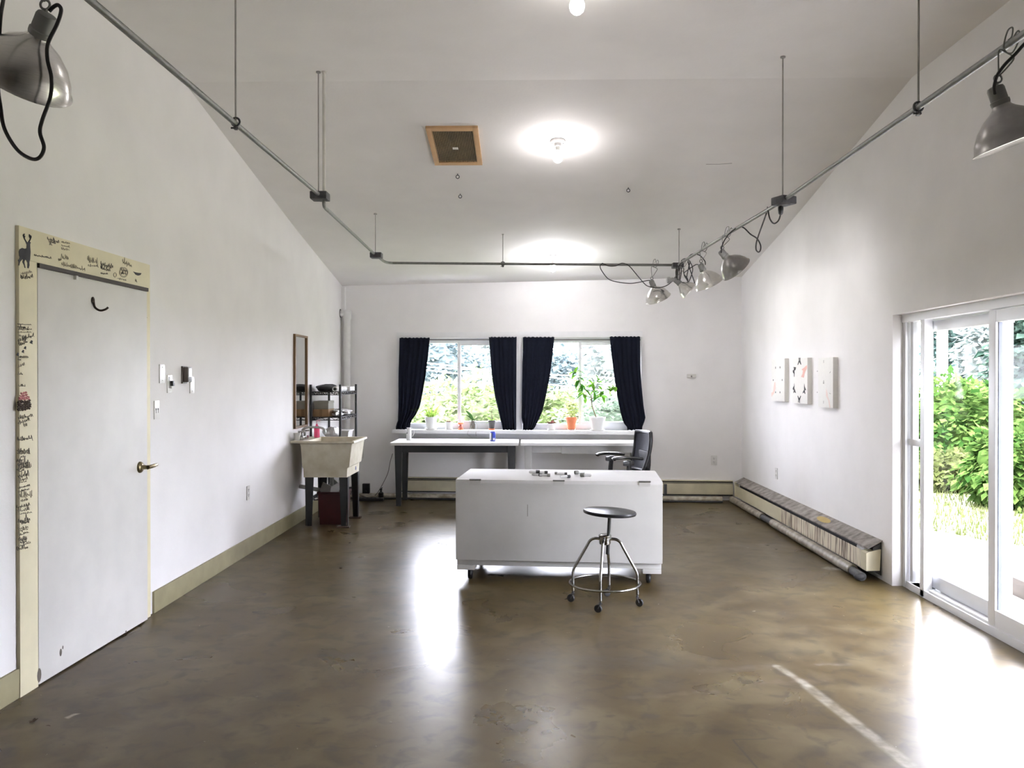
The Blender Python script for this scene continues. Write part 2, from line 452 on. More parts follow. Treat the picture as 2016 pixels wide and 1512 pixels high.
# right wall with the sliding door opening
SY0, SY1, SZ = 3.30, 5.97, 1.915
wr = MB(); XO = XR + .16
wr.b2((XR, SY1, 0), (XO, 10.6, 3.7)); wr.b2((XR, Y0 - .2, 0), (XO, SY0, 3.7)); wr.b2((XR, SY0, SZ), (XO, SY1, 3.7))
struct(wr, 'wall_right', WALL)
struct(MB().b2((XO + .01, -5.6, 2.45), (XO + 1.35, 9.6, 2.60)), 'added_daylight_blocker', WHITE)  # unseen eave added to cut daylight through the sliding door
bb = MB()
bb.b2((XL, 5.175, 0), (XL + .014, 10.45, .135), .004); bb.b2((XL, Y0, 0), (XL + .014, 3.82, .135), .004)
struct(bb, 'baseboard_left', OLIVE)

# ---- back windows
def back_window(idx, ua, ub, mull_px, sash_left):
    w = thing('window_%d' % idx, None, None, bp((ua + ub) / 2, ZB, -.08), BA, kind='structure')
    fr = MB(); d0, d1 = -.13, -.05
    um = bu(mull_px, 700)[0]; zt = bu(900, 675)[1]; zb = bu(900, 834)[1]
    bw_uz(fr, ua, ZB, ub, zb, d0, d1, .004); bw_uz(fr, ua, zt, ub, ZT, d0, d1, .004)
    bw_uz(fr, ua, zb, ua + .05, zt, d0, d1, .004); bw_uz(fr, ub - .05, zb, ub, zt, d0, d1, .004)
    fr.build('window_frame', VINYL, w, world=True)
    s = MB()
    bw_uz(s, um - .02, zb, um + .02, zt, -.09, -.045, .004)
    e0, e1 = (um, ub - .05) if not sash_left else (ua + .05, um)
    bw_uz(s, e0, zb, e1, zb + .03, -.085, -.05, .003); bw_uz(s, e0, zt - .03, e1, zt, -.085, -.05, .003)
    bw_uz(s, e1 - .03 if not sash_left else e0, zb, e1 if not sash_left else e0 + .03, zt, -.085, -.05, .003)
    s.build('sash', VINYL, w, world=True)
    g = MB(); bw_uz(g, ua + .05, zb, ub - .05, zt, -.105, -.10)
    g.build('pane', GLASS, w, world=True, smooth=False)
back_window(1, U1a, U1b, 902.5, False)
back_window(2, U2a, U2b, 1142, False)
tr = MB(); a0, zt0 = bu(781.5, 654.5); a1, _ = bu(1265, 654.5)
bw_uz(tr, a0, ZT, a1, zt0, 0, .018, .004); bw_uz(tr, a0, ZB, U1a, ZT, 0, .018, .004)
bw_uz(tr, U2b, ZB, a1, ZT, 0, .018, .004); bw_uz(tr, U1b, ZB, U2a, ZT, 0, .018, .004)
struct(tr, 'trim_1', WHITE)
sl = MB(); s0, _ = bu(772, 850, .14); s1, _ = bu(1284, 850, .14)
bw_uz(sl, s0, ZB - .045, s1, ZB, -.06, .15, .006)
bw_uz(sl, s0 + .05, ZB - .11, s1 - .05, ZB - .045, 0, .02, .004)
struct(sl, 'trim_2', WHITE)

# ---- sliding door in the right wall
sd = thing('door_2', None, None, (XS, (SY0 + SY1) / 2, 0), kind='structure')
fx = MB()
fx.b2((XS - .01, SY0, SZ - .055), (XS + .14, SY1, SZ)); fx.b2((XS - .005, SY0, 0), (XS + .14, 5.86, .05), .004)
fx.b2((XS - .005, 5.64, 0), (XS + .05, 5.70, SZ - .05), .005); fx.b2((XS, 5.93, 0), (XS + .06, SY1, SZ))
fx.b2((XS - .01, SY0, 0), (XS + .14, SY0 + .06, SZ)); fx.b2((XS + .01, SY0, .05), (XS + .045, 5.6, .064), .003); fx.b2((XS + .085, SY0, .05), (XS + .13, 5.6, .07), .003)
fx.b2((XS, 5.68, 0), (XS + .14, 5.92, .05), .003)
fx.build('door_frame', VINYL, sd, world=True)
sg = MB(); sg.b2((XS + .03, 5.88, .05), (XS + .07, 5.92, SZ - .05), .003); sg.b2((XS + .03, 5.68, .05), (XS + .07, 5.705, SZ - .05), .003)
sg.b2((XS + .02, 5.68, 1.0), (XS + .07, 5.92, 1.045), .003)
sg.build('sidelight_frame', VINYL, sd, world=True)
def panel(name, ya, yb, x0, x1):
    p = MB(); w = .075
    p.b2((x0, ya, .06), (x1, ya + w, SZ - .06), .006); p.b2((x0, yb - w, .06), (x1, yb, SZ - .06), .006)
    p.b2((x0, ya + w, .06), (x1, yb - w, .15), .006); p.b2((x0, ya + w, SZ - .13), (x1, yb - w, SZ - .06), .006)
    o = p.build(name, VINYL, sd, world=True)
    xm = (x0 + x1) / 2
    MB().b2((xm - .004, ya + w - .01, .14), (xm + .004, yb - w + .01, SZ - .12)).build('pane', GLASS, o, world=True, smooth=False)
    sp = MB()
    for yy in (ya + w, yb - w - .006): sp.b2((xm - .011, yy, .15), (xm + .011, yy + .006, SZ - .13))
    sp.build('spacer', mat('dark_window_gasket', (0.06, 0.07, 0.10), 0.5), o, world=True)
panel('fixed_panel', 4.84, 5.86, XS + .075, XS + .125)
panel('sliding_panel', 3.36, 4.88, XS + .005, XS + .055)

# ---- left door with written-over casing
def wl(px, py, off=0.0): return on_x(px, py, XL + off)
tr3 = thing('trim_3', None, None, (XL, 4.5, 0), kind='structure')
cz = MB(); Ya, Yb_, Yc, Yd = wl(31, 900).y, wl(67, 900).y, wl(277, 900).y, wl(290.5, 900).y
zt, zi = wl(31, 444).z, wl(67, 517).z
cz.b2((XL, Ya, 0), (XL + .018, Yb_, zi), .003); cz.b2((XL, Yc, 0), (XL + .018, Yd, zi), .003); cz.b2((XL, Ya, zi), (XL + .018, Yd, zt), .003)
cz.build('door_casing', CREAM, tr3, world=True)
rngw = random.Random(3)
def scribble(px0, py0, px1, py1, amp, m, r=.0012, loops=None):
    """one line of illegible handwriting between two photo points"""
    a, b = wl(px0, py0, .0195), wl(px1, py1, .0195); L = (b - a).length; n = loops or max(6, int(L / .011)); pts = []
    for k in range(n * 4):
        t = k / (n * 4 - 1)
        up = amp * (0.5 + rngw.uniform(-.5, .9)) if k % 4 == 1 else (-amp * rngw.uniform(.1, .6) if k % 4 == 3 else rngw.uniform(-.2, .2) * amp)
        if rngw.random() < .06: up *= 2
        p = a.lerp(b, t); p.y += rngw.uniform(-.003, .003); p.z += up; pts.append(p)
    return MB_ADD(m).tube(smooth_path(pts, 2), r, 4)
inks = {}
def MB_ADD(m): return inks.setdefault(m, MB())
for q in ((618 / 8.4, 255 / 8.4, 808 / 8.4, 305 / 8.4, .012, 'i'), (640 / 8.4, 295 / 8.4, 750 / 8.4, 330 / 8.4, .010, 'i'), (648 / 8.4, 340 / 8.4, 690 / 8.4, 350 / 8.4, .008, 'f'),
          (400 / 8.4, 525 / 8.4, 680 / 8.4, 575 / 8.4, .006, 'i'), (850 / 8.4, 310 / 8.4, 985 / 8.4, 335 / 8.4, .006, 'f'), (850 / 8.4, 365 / 8.4, 985 / 8.4, 390 / 8.4, .007, 'f'), (850 / 8.4, 425 / 8.4, 985 / 8.4, 435 / 8.4, .007, 'f'),
          (850 / 8.4, 565 / 8.4, 965 / 8.4, 580 / 8.4, .014, 'f'), (800 / 8.4, 610 / 8.4, 850 / 8.4, 590 / 8.4, .008, 'f'), (850 / 8.4, 680 / 8.4, 1240 / 8.4, 765 / 8.4, .012, 'f'),
          (180 / 8.4, 835 / 8.4, 360 / 8.4, 800 / 8.4, .008, 'f'), (170 / 8.4, 905 / 8.4, 380 / 8.4, 880 / 8.4, .014, 'i')):
    scribble(20 + q[0], 440 + q[1], 20 + q[2], 440 + q[3], q[4], q[5])
for q in ((210, 300, 400, 350, .020, 'f'), (220, 405, 410, 420, .010, 'f'), (455, 385, 685, 440, .016, 'i'), (455, 455, 635, 500, .012, 'i'), (455, 555, 590, 560, .007, 'i'), (770, 640, 930, 680, .006, 'f'),
          (860, 340, 1030, 410, .014, 'f'), (820, 480, 950, 500, .012, 'i'), (830, 545, 940, 560, .012, 'i'), (1100, 690, 1130, 700, .010, 'f')):
    scribble(150 + q[0] / 9.45, 480 + q[1] / 9.45, 150 + q[2] / 9.45, 480 + q[3] / 9.45, q[4], q[5])
for q in ((90, 115, 262, 122, .002, 'i'), (92, 145, 190, 155, .006, 'i'), (100, 175, 268, 175, .010, 'i'), (92, 215, 262, 215, .004, 'f'), (105, 258, 200, 262, .004, 'f'), (95, 320, 210, 290, .014, 'i'), (150, 290, 295, 262, .012, 'i'), (105, 370, 215, 330, .014, 'i'),
          (100, 525, 228, 525, .005, 'i'), (100, 555, 135, 560, .005, 'f'), (95, 650, 180, 610, .008, 'f'), (95, 735, 160, 735, .006, 'f'), (100, 880, 190, 880, .006, 'f'), (100, 1280, 280, 1250, .012, 'i'), (95, 1350, 245, 1295, .010, 'i'), (165, 1370, 215, 1365, .012, 'f')):
    scribble(20 + q[0] / 6.3, 620 + q[1] / 6.3, 20 + q[2] / 6.3, 620 + q[3] / 6.3, q[4], q[5])
for q in ((80, 150, 255, 130, .012, 'i'), (80, 280, 225, 270, .009, 'i'), (80, 305, 230, 300, .009, 'i'), (120, 350, 180, 340, .004, 'f'), (70, 400, 150, 375, .010, 'i'), (85, 440, 215, 405, .014, 'i'), (75, 490, 245, 445, .016, 'i'), (100, 515, 160, 495, .004, 'i'),
          (90, 575, 215, 545, .016, 'i'), (95, 625, 200, 590, .010, 'f'), (105, 645, 185, 625, .004, 'f'), (85, 705, 230, 670, .007, 'i'), (90, 750, 220, 710, .008, 'i'), (90, 810, 255, 770, .016, 'f'), (125, 850, 205, 835, .009, 'f'), (75, 925, 225, 895, .008, 'i'), (80, 965, 220, 945, .012, 'f'), (110, 1000, 250, 980, .005, 'f'),
          (90, 1095, 230, 1060, .012, 'i'), (130, 1110, 215, 1090, .008, 'i'), (85, 1170, 205, 1155, .008, 'f'), (110, 1195, 205, 1170, .006, 'f'), (95, 1250, 215, 1205, .006, 'f'), (95, 1300, 195, 1280, .012, 'i'), (115, 1330, 190, 1310, .008, 'i'), (80, 1375, 235, 1325, .008, 'f'), (75, 1410, 205, 1375, .012, 'i')):
    scribble(20 + q[0] / 5.815, 840 + q[1] / 5.815, 20 + q[2] / 5.815, 840 + q[3] / 5.815, q[4], q[5])
for q in ((680, 35, 695, 50), (682, 90, 706, 100), (684, 125, 704, 130), (676, 310, 700, 320), (684, 360, 702, 355)):
    scribble(q[0] / 2.438, 800 + q[1] / 2.438, q[2] / 2.438, 800 + q[3] / 2.438, .008, 'f')
scribble(1215 / 9.45 + 150, 480 + 1362 / 9.45, 1322 / 9.45 + 150, 480 + 1370 / 9.45, .003, 'i')
# round sketch on the head casing
for rr in (1.0, .82):
    MB_ADD('f').tube([wl(150 + (882 + 80 * rr * math.cos(t)) / 9.45, 480 + (530 + 92 * rr * math.sin(t)) / 9.45, .0195) for t in [k * 2 * PI / 24 for k in range(24)]], .0015, 4, True)
MB_ADD('f').tube([wl(150 + (722 + 26 * math.cos(t)) / 9.45, 480 + (578 + 40 * math.sin(t)) / 9.45, .0195) for t in [k * 2 * PI / 16 for k in range(16)]], .002, 4, True)
inks['i'].build('handwriting', PEN, tr3, world=True, smooth=False, props={'label': 'dark pen handwriting'})
inks['f'].build('faded_handwriting', FADED, tr3, world=True, smooth=False, props={'label': 'faded pencil handwriting'})
def wl_shape(poly, ox, oy, k, off=.0185, th=.0012):
    pts = [wl(ox + x / k, oy + y / k, off) for x, y in poly]
    M = Matrix(((0, 0, 1, XL + off), (1, 0, 0, 0), (0, 1, 0, 0), (0, 0, 0, 1)))
    return MB().prism([(p.y, p.z) for p in pts], M, th)
deer = [(250, 295), (262, 330), (272, 350), (268, 410), (240, 418), (195, 404), (155, 425), (140, 465), (143, 520), (155, 560), (148, 590), (125, 605), (138, 640), (132, 695), (148, 697), (162, 635), (200, 590), (212, 595), (200, 640), (225, 685), (238, 735), (252, 735), (240, 680), (232, 635), (245, 598), (262, 605), (285, 650), (282, 735), (305, 742), (318, 690), (315, 640), (328, 590), (335, 470), (330, 400), (328, 345), (338, 310), (318, 300), (300, 308), (282, 308), (262, 290)]
wl_shape(deer, 20, 440, 8.4).build('deer_silhouette', INK, tr3, world=True, smooth=False)
ant = MB()
for ln in ([(262, 300), (235, 250), (222, 215), (215, 185)], [(232, 245), (240, 205)], [(225, 225), (222, 180), (235, 178)], [(305, 308), (328, 270), (340, 235), (335, 195)], [(335, 250), (318, 215), (318, 180)], [(340, 240), (345, 210)]):
    ant.tube([wl(20 + x / 8.4, 440 + y / 8.4, .0195) for x, y in ln], .0035, 5)
ant.build('antlers', INK, tr3, world=True, smooth=False)
wl_shape([(1060, 515), (1095, 528), (1150, 540), (1212, 545), (1195, 580), (1150, 592), (1105, 575)], 150, 480, 9.45).build('bowl_drawing', INK, tr3, world=True, smooth=False)
bd = MB()
for cx, cy, s in ((185, 410, 1.0), (158, 455, 1.0), (92, 492, 1.1), (262, 340, 1.2)):
    q = wl_shape([(cx - 18 * s, cy + 5), (cx, cy - 22 * s), (cx + 14 * s, cy - 14 * s), (cx + 8 * s, cy + 5 * s), (cx + 14 * s, cy + 18 * s), (cx - 4 * s, cy + 12 * s)], 20, 620, 6.3)
    bd.add(q.v, q.f)
bd.build('bird_drawings', INK, tr3, world=True, smooth=False)
SMUDGE = mat('red_brown_smudge', srgb(120, 84, 76), 0.8, var=0.3, scale=60, stretch=(1, 1, 6))
SMUDGE2 = mat('dark_brown_smudge', srgb(72, 60, 52), 0.8, var=0.4, scale=60, stretch=(1, 1, 6))
PINKM = mat('pink_smudge', srgb(190, 128, 128), 0.8, var=0.15, scale=60)
for nm, mm, rows in (('pink_smear', PINKM, [(130, 975, 200, 965), (118, 1003, 215, 990), (110, 1030, 232, 1015), (108, 1048, 240, 1036)]),
                     ('dark_smear', SMUDGE2, [(100, 1072, 245, 1062), (95, 1092, 250, 1082), (95, 1112, 258, 1100), (92, 1132, 258, 1120), (92, 1150, 260, 1138), (90, 1168, 240, 1155), (95, 1182, 190, 1172)])):
    q = MB()
    for x0, y0, x1, y1 in rows:
        a, b = wl(20 + x0 / 6.3, 620 + y0 / 6.3, .0188), wl(20 + x1 / 6.3, 620 + y1 / 6.3, .0188)
        pts = [a.lerp(b, t / 12) + V((0, 0, rngw.uniform(-.003, .003))) for t in range(13)]
        q.tube(pts, [.004 * (0.5 + rngw.random()) for _ in pts], 4)
    q.build(nm, mm, tr3, world=True, smooth=False)
d1 = thing('door_1', None, None, (XL + .004, Yb_ + .004, 0), R(-1.25), kind='structure')
DOORW = (Yc - Yb_) - .006
DOORM = mat('white_door_paint', (0.66, 0.645, 0.62), 0.5, var=0.04, scale=5)
MB().b2((-.03, 0, .008), (.014, DOORW, zi - .014), .003).build('slab', DOORM, d1)
MB().b2((.006, 0, zi - .024), (.024, DOORW, zi - .003)).build('weatherstrip', mat('dark_weatherstrip', (0.05, 0.04, 0.035), 0.7), d1)
# coat hook
def dl(px, py, off):      # door-local point for a photo point
    p = wl(px, py, .02 + off); return V((.014 + off, (p.y - Yb_), p.z))
h = MB(); hk = dl(178, 593, 0); h.ball(hk + V((.004, 0, .006)), .014, .5, .9, 1.3)
h.tube(smooth_path([hk + V((.006, 0, .01)), hk + V((.012, .002, -.03)), hk + V((.035, .01, -.048)), hk + V((.058, .022, -.042)), hk + V((.07, .03, -.03))], 5), .006, 8)
h.build('coat_hook', mat('dark_bronze', (0.06, 0.045, 0.035), 0.4, 0.7), d1)
hd = MB(); c = dl(268, 920, 0); M = Matrix.Translation(c) @ Matrix.Rotation(PI / 2, 4, 'Y')
hd.lathe([(.034, 0), (.034, .006), (.028, .014), (.014, .018), (.012, .045), (.015, .05)], M, 20)
hd.tube(smooth_path([c + V((.05, 0, 0)), c + V((.055, .03, .001)), c + V((.055, .07, .003)), c + V((.05, .11, .004))], 4), [.012] * 9 + [.010] * 4, 8)
hd.build('door_handle', mat('tarnished_brass', (0.22, 0.18, 0.10), 0.28, 0.9, var=0.3), d1)
MB().b2((.012, .30, zi - .045), (.03, .32, zi - .024), .003).build('stop', PLATE, d1)
mk = MB()
for px, py, a, b in ((118, 1285, .012, .02), (77, 1330, .02, .035), (60 + 62, 1275, .006, .01), (242, 1244, .01, .008)):
    q = dl(px, py, 0); mk.ball(q + V((-.0005, 0, 0)), 1, .0018, a, b, u=8, w=6)
mk.build('scuff_marks', mat('grey_scuff', srgb(95, 88, 80), 0.7), d1)
st = thing('door_sticker', 'oval black and white sticker low on the door casing', 'sticker', wl(281, 1014, .019))
MB().lathe([(.022, 0), (.022, .001)], Matrix.Rotation(PI / 2, 4, 'Y') @ Matrix.Diagonal((1.45, 1, 1, 1)), 24).build('backing', INK, st)
MB().lathe([(.018, 0), (.018, .0018)], Matrix.Rotation(PI / 2, 4, 'Y') @ Matrix.Diagonal((1.45, 1, 1, 1)), 24).build('white_face', PLATE, st)
q = MB(); q.prism([(-.013, -.022), (.014, -.022), (.015, -.004), (.004, -.001), (.002, .016), (-.004, .018), (-.004, -.001), (-.014, -.004)], Matrix(((0, 0, 1, .0012), (1, 0, 0, 0), (0, 1, 0, 0), (0, 0, 0, 1))), .001)
q.build('figure', INK, st)
# ------------------------------------------------------------------ rolling chest
CHESTM = mat('chest_paint_shaded', (0.49, 0.48, 0.46), 0.5, var=0.05, scale=4, bump=0.05, bscale=30)  # same paint as the lid, with the front's shade put into the colour
CHESTT = mat('chest_paint_lit', (0.62, 0.605, 0.59), 0.7, var=0.03, scale=4)
f0, f1 = V((-.525, 6.05, 0)), V((.949, 5.935, 0))
CW = (f1 - f0).length; CA = math.atan2((f1 - f0).y, (f1 - f0).x); CD = .73; CZ = .737
ch = thing('rolling_chest', 'large white wooden chest on black casters in the middle of the room', 'chest', (f0 + f1) / 2, CA)
b = MB(); b.box((0, CD / 2 + .02, .43), (CW - .01, CD - .04, .53), None, .004)
b.build('body', CHESTM, ch)
MB().box((0, .010, .434), (CW, .020, .556), None, .003).build('front_panel', CHESTM, ch)
MB().box((0, CD / 2, .724), (CW, CD, .026), None, .003).build('lid', CHESTT, ch)
b = MB(); b.box((0, CD / 2 + .012, .133), (CW - .012, CD - .03, .042), None, .003); b.build('base_rail', CHESTM, ch)
for s in (-1, 1):
    for yy in (.07, CD - .07):
        MB().box((s * (CW / 2 - .072), yy, .097), (.13, .11, .034), None, .003).build('foot_block', CHESTM, ch)
        x = s * (CW / 2 - .095)
        o = MB().box((x, yy, .077), (.06, .06, .006)); o.box((x - .016, yy + .01, .05), (.003, .03, .054)); o.box((x + .016, yy + .01, .05), (.003, .03, .054))
        cs = o.build('caster', IRON, ch)
        MB().lathe([(.012, -.014), (.034, -.014), (.0385, -.008), (.0385, .008), (.034, .014), (.012, .014)], Matrix.Translation((x, yy + .012, .0386)) @ Matrix.Rotation(PI / 2, 4, 'Y'), 20).build('wheel', BLACK, cs)
for px in (935, 1100, 1267):
    x = (on_y(px, 947, 6.0).x - (f0.x + f1.x) / 2) / math.cos(CA)
    q = MB(); q.cyl((x - .042, -.003, .737), (x + .042, -.003, .737), .0055, seg=10)
    q.cur = 1; q.box((x, -.001, .718), (.078, .003, .032)); q.box((x, .014, .7375), (.078, .03, .002))
    q.build('hinge', [mat('brushed_hinge', (0.16, 0.155, 0.145), 0.4, 0.6), CHESTM], ch)
q = MB(); q.box((-.217, -.0005, .52), (.004, .003, .085)); q.build('crack', mat('crack_line', (0.2, 0.19, 0.17), 0.8), ch)

# small dark-capped tubes on the chest
def on_chest(px, py): return on_z(px, py, CZ)
items = [((1059, 933), 'd', 'leftmost of the back row'), ((1075, 933), 'd', 'second from left in back row'), ((1094.8, 934), 'g', 'middle of the back row'), ((1114, 935), 'd', 'second from right in back row'), ((1135, 934), 'g', 'rightmost of the back row'),
         ((1064, 938), 'd', 'leftmost of the front row'), ((1080, 938.5), 'g', 'second from left in front row'), ((1119.5, 941), 'd', 'second from right in front row'), ((1146.5, 939), 'g', 'rightmost of the front row')]
CAPD = mat('dark_cap', (0.03, 0.03, 0.03), 0.45); CAPG = mat('grey_cap', (0.22, 0.22, 0.20), 0.5)
TUBEM = mat('clear_plastic_tube', (0.85, 0.85, 0.84), 0.2, var=0.02, alpha=0.55)
for i, (pp, c, ds) in enumerate(items):
    p = on_chest(*pp); s = .012 if i % 4 else .015
    if i in (2, 3): s = .010
    left = i in (0, 1, 5, 6, 7, 3)
    t = thing('capped_tube', 'clear tube with a %s cap on the chest, %s' % ('dark' if c == 'd' else 'grey', ds), 'tube', p, R(rngw.uniform(-25, 25)) + (PI if left else 0), 'capped tubes on the white chest')
    M = Matrix.Translation((0, 0, s)) @ Matrix.Rotation(PI / 2, 4, 'Y')
    MB().lathe([(s * .9, -s), (s, -s * .8), (s, s * .8), (s * .9, s)], M, 14).build('cap', CAPD if c == 'd' else CAPG, t)
    MB().lathe([(s * .75, s), (s * .75, .06), (s * .4, .068)], M, 14).build('tube', TUBEM, t)

# ------------------------------------------------------------------ stool
sp = thing('swivel_stool', 'round black seat swivel stool on chrome legs with casters', 'stool', (.498, 5.45, 0))
Ms = Matrix.Rotation(R(3.0), 4, 'Y')
SEAT = mat('black_seat_vinyl', (0.014, 0.014, 0.016), 0.30, var=0.15, spec=0.25)
MB().lathe([(.02, .585), (.155, .585), (.170, .590), (.173, .600), (.168, .609), (.12, .613), (0, .615)], Ms, 48).build('seat', SEAT, sp)
MB().lathe([(.0115, .325), (.0115, .59)], Ms, 14).build('screw_post', mat('dark_screw', (0.05, 0.05, 0.05), 0.4, 0.8), sp)
MB().lathe([(.018, .385), (.036, .392), (.038, .40), (.038, .435), (.042, .44), (.042, .45), (.03, .455), (.014, .455)], None, 28).build('hub', CHROME, sp)
for k in range(4):
    a = R(-12.9) + k * PI / 2 - PI / 2
    u = V((math.cos(a), math.sin(a), 0))
    path = smooth_path([u * .035 + V((0, 0, .425)), u * .07 + V((0, 0, .424)), u * .098 + V((0, 0, .408)), u * .12 + V((0, 0, .37)), u * .165 + V((0, 0, .29)), u * .198 + V((0, 0, .232)), u * .208 + V((0, 0, .205)), u * .210 + V((0, 0, .17)), u * .210 + V((0, 0, .075))], 5)
    MB().tube(path, .0095, 12).build('leg', CHROME, sp)
    c = u * .210; sw = R(rngw.uniform(0, 360)) if k else R(160); w = V((math.cos(sw), math.sin(sw), 0))
    q = MB(); q.cyl(c + V((0, 0, .055)), c + V((0, 0, .078)), .006); side = w.cross(V((0, 0, 1)))
    for s in (-1, 1): q.tube([c + side * (s * .012) + V((0, 0, .056)), c + w * .014 + side * (s * .012) + V((0, 0, .025))], .004, 6)
    q.box(c + V((0, 0, .058)), (.022, .022, .005))
    o = q.build('caster', IRON, sp)
    MB().lathe([(.008, -.009), (.022, -.009), (.0255, -.005), (.0255, .005), (.022, .009), (.008, .009)], frame(c + w * .014 + V((0, 0, .0256)), side), 18).build('wheel', BLACK, o)
MB().torus((0, 0, .138), .228, .0075, None, 64, 10).build('foot_ring', CHROME, sp)

# ------------------------------------------------------------------ two tables under the windows
TOP = mat('white_laminate', (0.83, 0.83, 0.83), 0.38, var=0.02, scale=6)
DKLEG = mat('dark_grey_paint', (0.020, 0.022, 0.024), 0.5, var=0.12)
LTLEG = mat('off_white_leg_paint', (0.46, 0.46, 0.45), 0.5, var=0.05)
def table(name, label, x0, x1, y0, y1, legm, apron_gap=None):
    t = thing(name, label, 'table', ((x0 + x1) / 2, (y0 + y1) / 2, 0)); o = t.location
    L = lambda x, y, z: V((x - o.x, y - o.y, z))
    MB().b2(L(x0, y0, .702), L(x1, y1, .736), .004).build('tabletop', TOP, t)
    q = MB(); i = .055
    q.b2(L(x0 + i, y0 + i, .62), L(x1 - i, y0 + i + .02, .702)); q.b2(L(x0 + i, y1 - i - .02, .62), L(x1 - i, y1 - i, .702))
    q.b2(L(x0 + i, y0 + i, .62), L(x0 + i + .02, y1 - i, .702)); q.b2(L(x1 - i - .02, y0 + i, .62), L(x1 - i, y1 - i, .702))
    q.build('apron', legm, t)
    for x in (x0 + i + .03, x1 - i - .03):
        for y in (y0 + i + .03, y1 - i - .03):
            MB().box(L(x, y, .351), (.085, .085, .702), None, .004, taper=.62).build('leg', legm, t)
    return t, L
xs = on_y(768, 870, 9.56).x; xm = on_y(1021.5, 870, 9.56).x
table('work_table', 'long white-topped table with dark grey legs under the left window', xs, xm - .004, 9.56, 10.22, DKLEG)
xr = on_y(1272, 870, 9.56).x
t2, L2 = table('work_table', 'white-topped table with pale legs and a drawer under the right window', xm + .02, xr, 9.56, 10.10, LTLEG)
xa, xb = on_y(1106, 885, 9.6).x, on_y(1195, 885, 9.6).x
q = MB(); q.b2(L2(xa, 9.60, .608), L2(xb, 9.612, .696), .003); q.b2(L2(xa + .02, 9.64, .625), L2(xb - .02, 9.95, .69)); q.build('drawer', LTLEG, t2)

# ------------------------------------------------------------------ office chair
oc = thing('office_chair', 'black swivel office chair with a mesh back beside the pale table', 'chair', (.98, 8.86, 0), R(104))
MESHM = mat('dark_blue_mesh', (0.012, 0.013, 0.022), 0.6, var=0.3, scale=40, spec=0.2)
FOAM = mat('black_seat_fabric', (0.015, 0.015, 0.017), 0.85, var=0.2, scale=60)
# local frame: the chair faces +Y, its back is at -Y
MB().box((0, .02, .45), (.48, .46, .07), None, .03).build('seat', FOAM, oc)
bk = MB(); n, m_ = 13, 9; vs = []; fs = []
def backpt(u, v, off=0.0):
    w = .215 - .03 * (1 - v) ** 2 - .05 * max(0, v - .82) / .18 * .3
    return V((u * w, -.21 - .02 * math.sin(v * PI) - .075 * v + .05 * u * u + off, .50 + v * .40))
for off in (0, -.028):
    for i in range(n):
        for j in range(m_): vs.append(backpt(j / (m_ - 1) * 2 - 1, i / (n - 1), off))
N = n * m_
for s in (0, N):
    for i in range(n - 1):
        for j in range(m_ - 1): fs.append([s + i * m_ + j, s + i * m_ + j + 1, s + (i + 1) * m_ + j + 1, s + (i + 1) * m_ + j])
rim = [j for j in range(m_)] + [i * m_ + m_ - 1 for i in range(1, n)] + [(n - 1) * m_ + j for j in range(m_ - 2, -1, -1)] + [i * m_ for i in range(n - 2, 0, -1)]
for k in range(len(rim)): a_, b_ = rim[k], rim[(k + 1) % len(rim)]; fs.append([a_, b_, N + b_, N + a_])
bk.add(vs, fs); bk.build('backrest', MESHM, oc)
MB().tube([vs[k] + V((0, -.014, 0)) for k in rim], .021, 8, True).build('back_frame', mat('glossy_black_plastic', (0.012, 0.012, 0.014), 0.35, spec=0.3), oc)
q = MB(); q.tube(smooth_path([V((0, -.10, .41)), V((0, -.26, .42)), V((0, -.30, .52)), V((0, -.305, .68))], 5), .03, 8); q.box((0, -.262, .62), (.24, .04, .18), None, .015)
q.build('back_support', BLACK, oc)
for s in (-1, 1):
    q = MB(); q.tube(smooth_path([V((s * .18, .02, .41)), V((s * .27, .02, .42)), V((s * .275, .02, .50)), V((s * .27, .01, .63))], 5), .026, 8)
    q.box((s * .27, .02, .60), (.05, .11, .05), None, .015)
    o = q.build('armrest', BLACK, oc)
    pts = [V((s * .27, -.13, .640)), V((s * .27, -.05, .652)), V((s * .27, .06, .662)), V((s * .265, .15, .655)), V((s * .258, .185, .640))]
    qq = MB(); qq.tube(smooth_path(pts, 4), .022, 8); qq.v = [V((s * .27 + (p.x - s * .27) * 1.7, p.y, p.z * .75 + .163)) for p in qq.v]
    qq.build('arm_pad', mat('arm_pad_plastic', (0.03, 0.03, 0.032), 0.25), o)
MB().cyl((0, 0, .10), (0, 0, .42), .026).build('gas_post', BLACK, oc)
for k in range(5):
    a = k * 2 * PI / 5 + .3; u = V((math.cos(a), math.sin(a), 0))
    o = MB().tube([u * .02 + V((0, 0, .11)), u * .15 + V((0, 0, .10)), u * .29 + V((0, 0, .075))], [.03, .024, .016], 8).build('base_arm', BLACK, oc)
    MB().lathe([(.01, -.022), (.026, -.02), (.028, 0), (.026, .02), (.01, .022)], frame(u * .29 + V((0, 0, .029)), u.cross(V((0, 0, 1)))), 16).build('caster', BLACK, o)

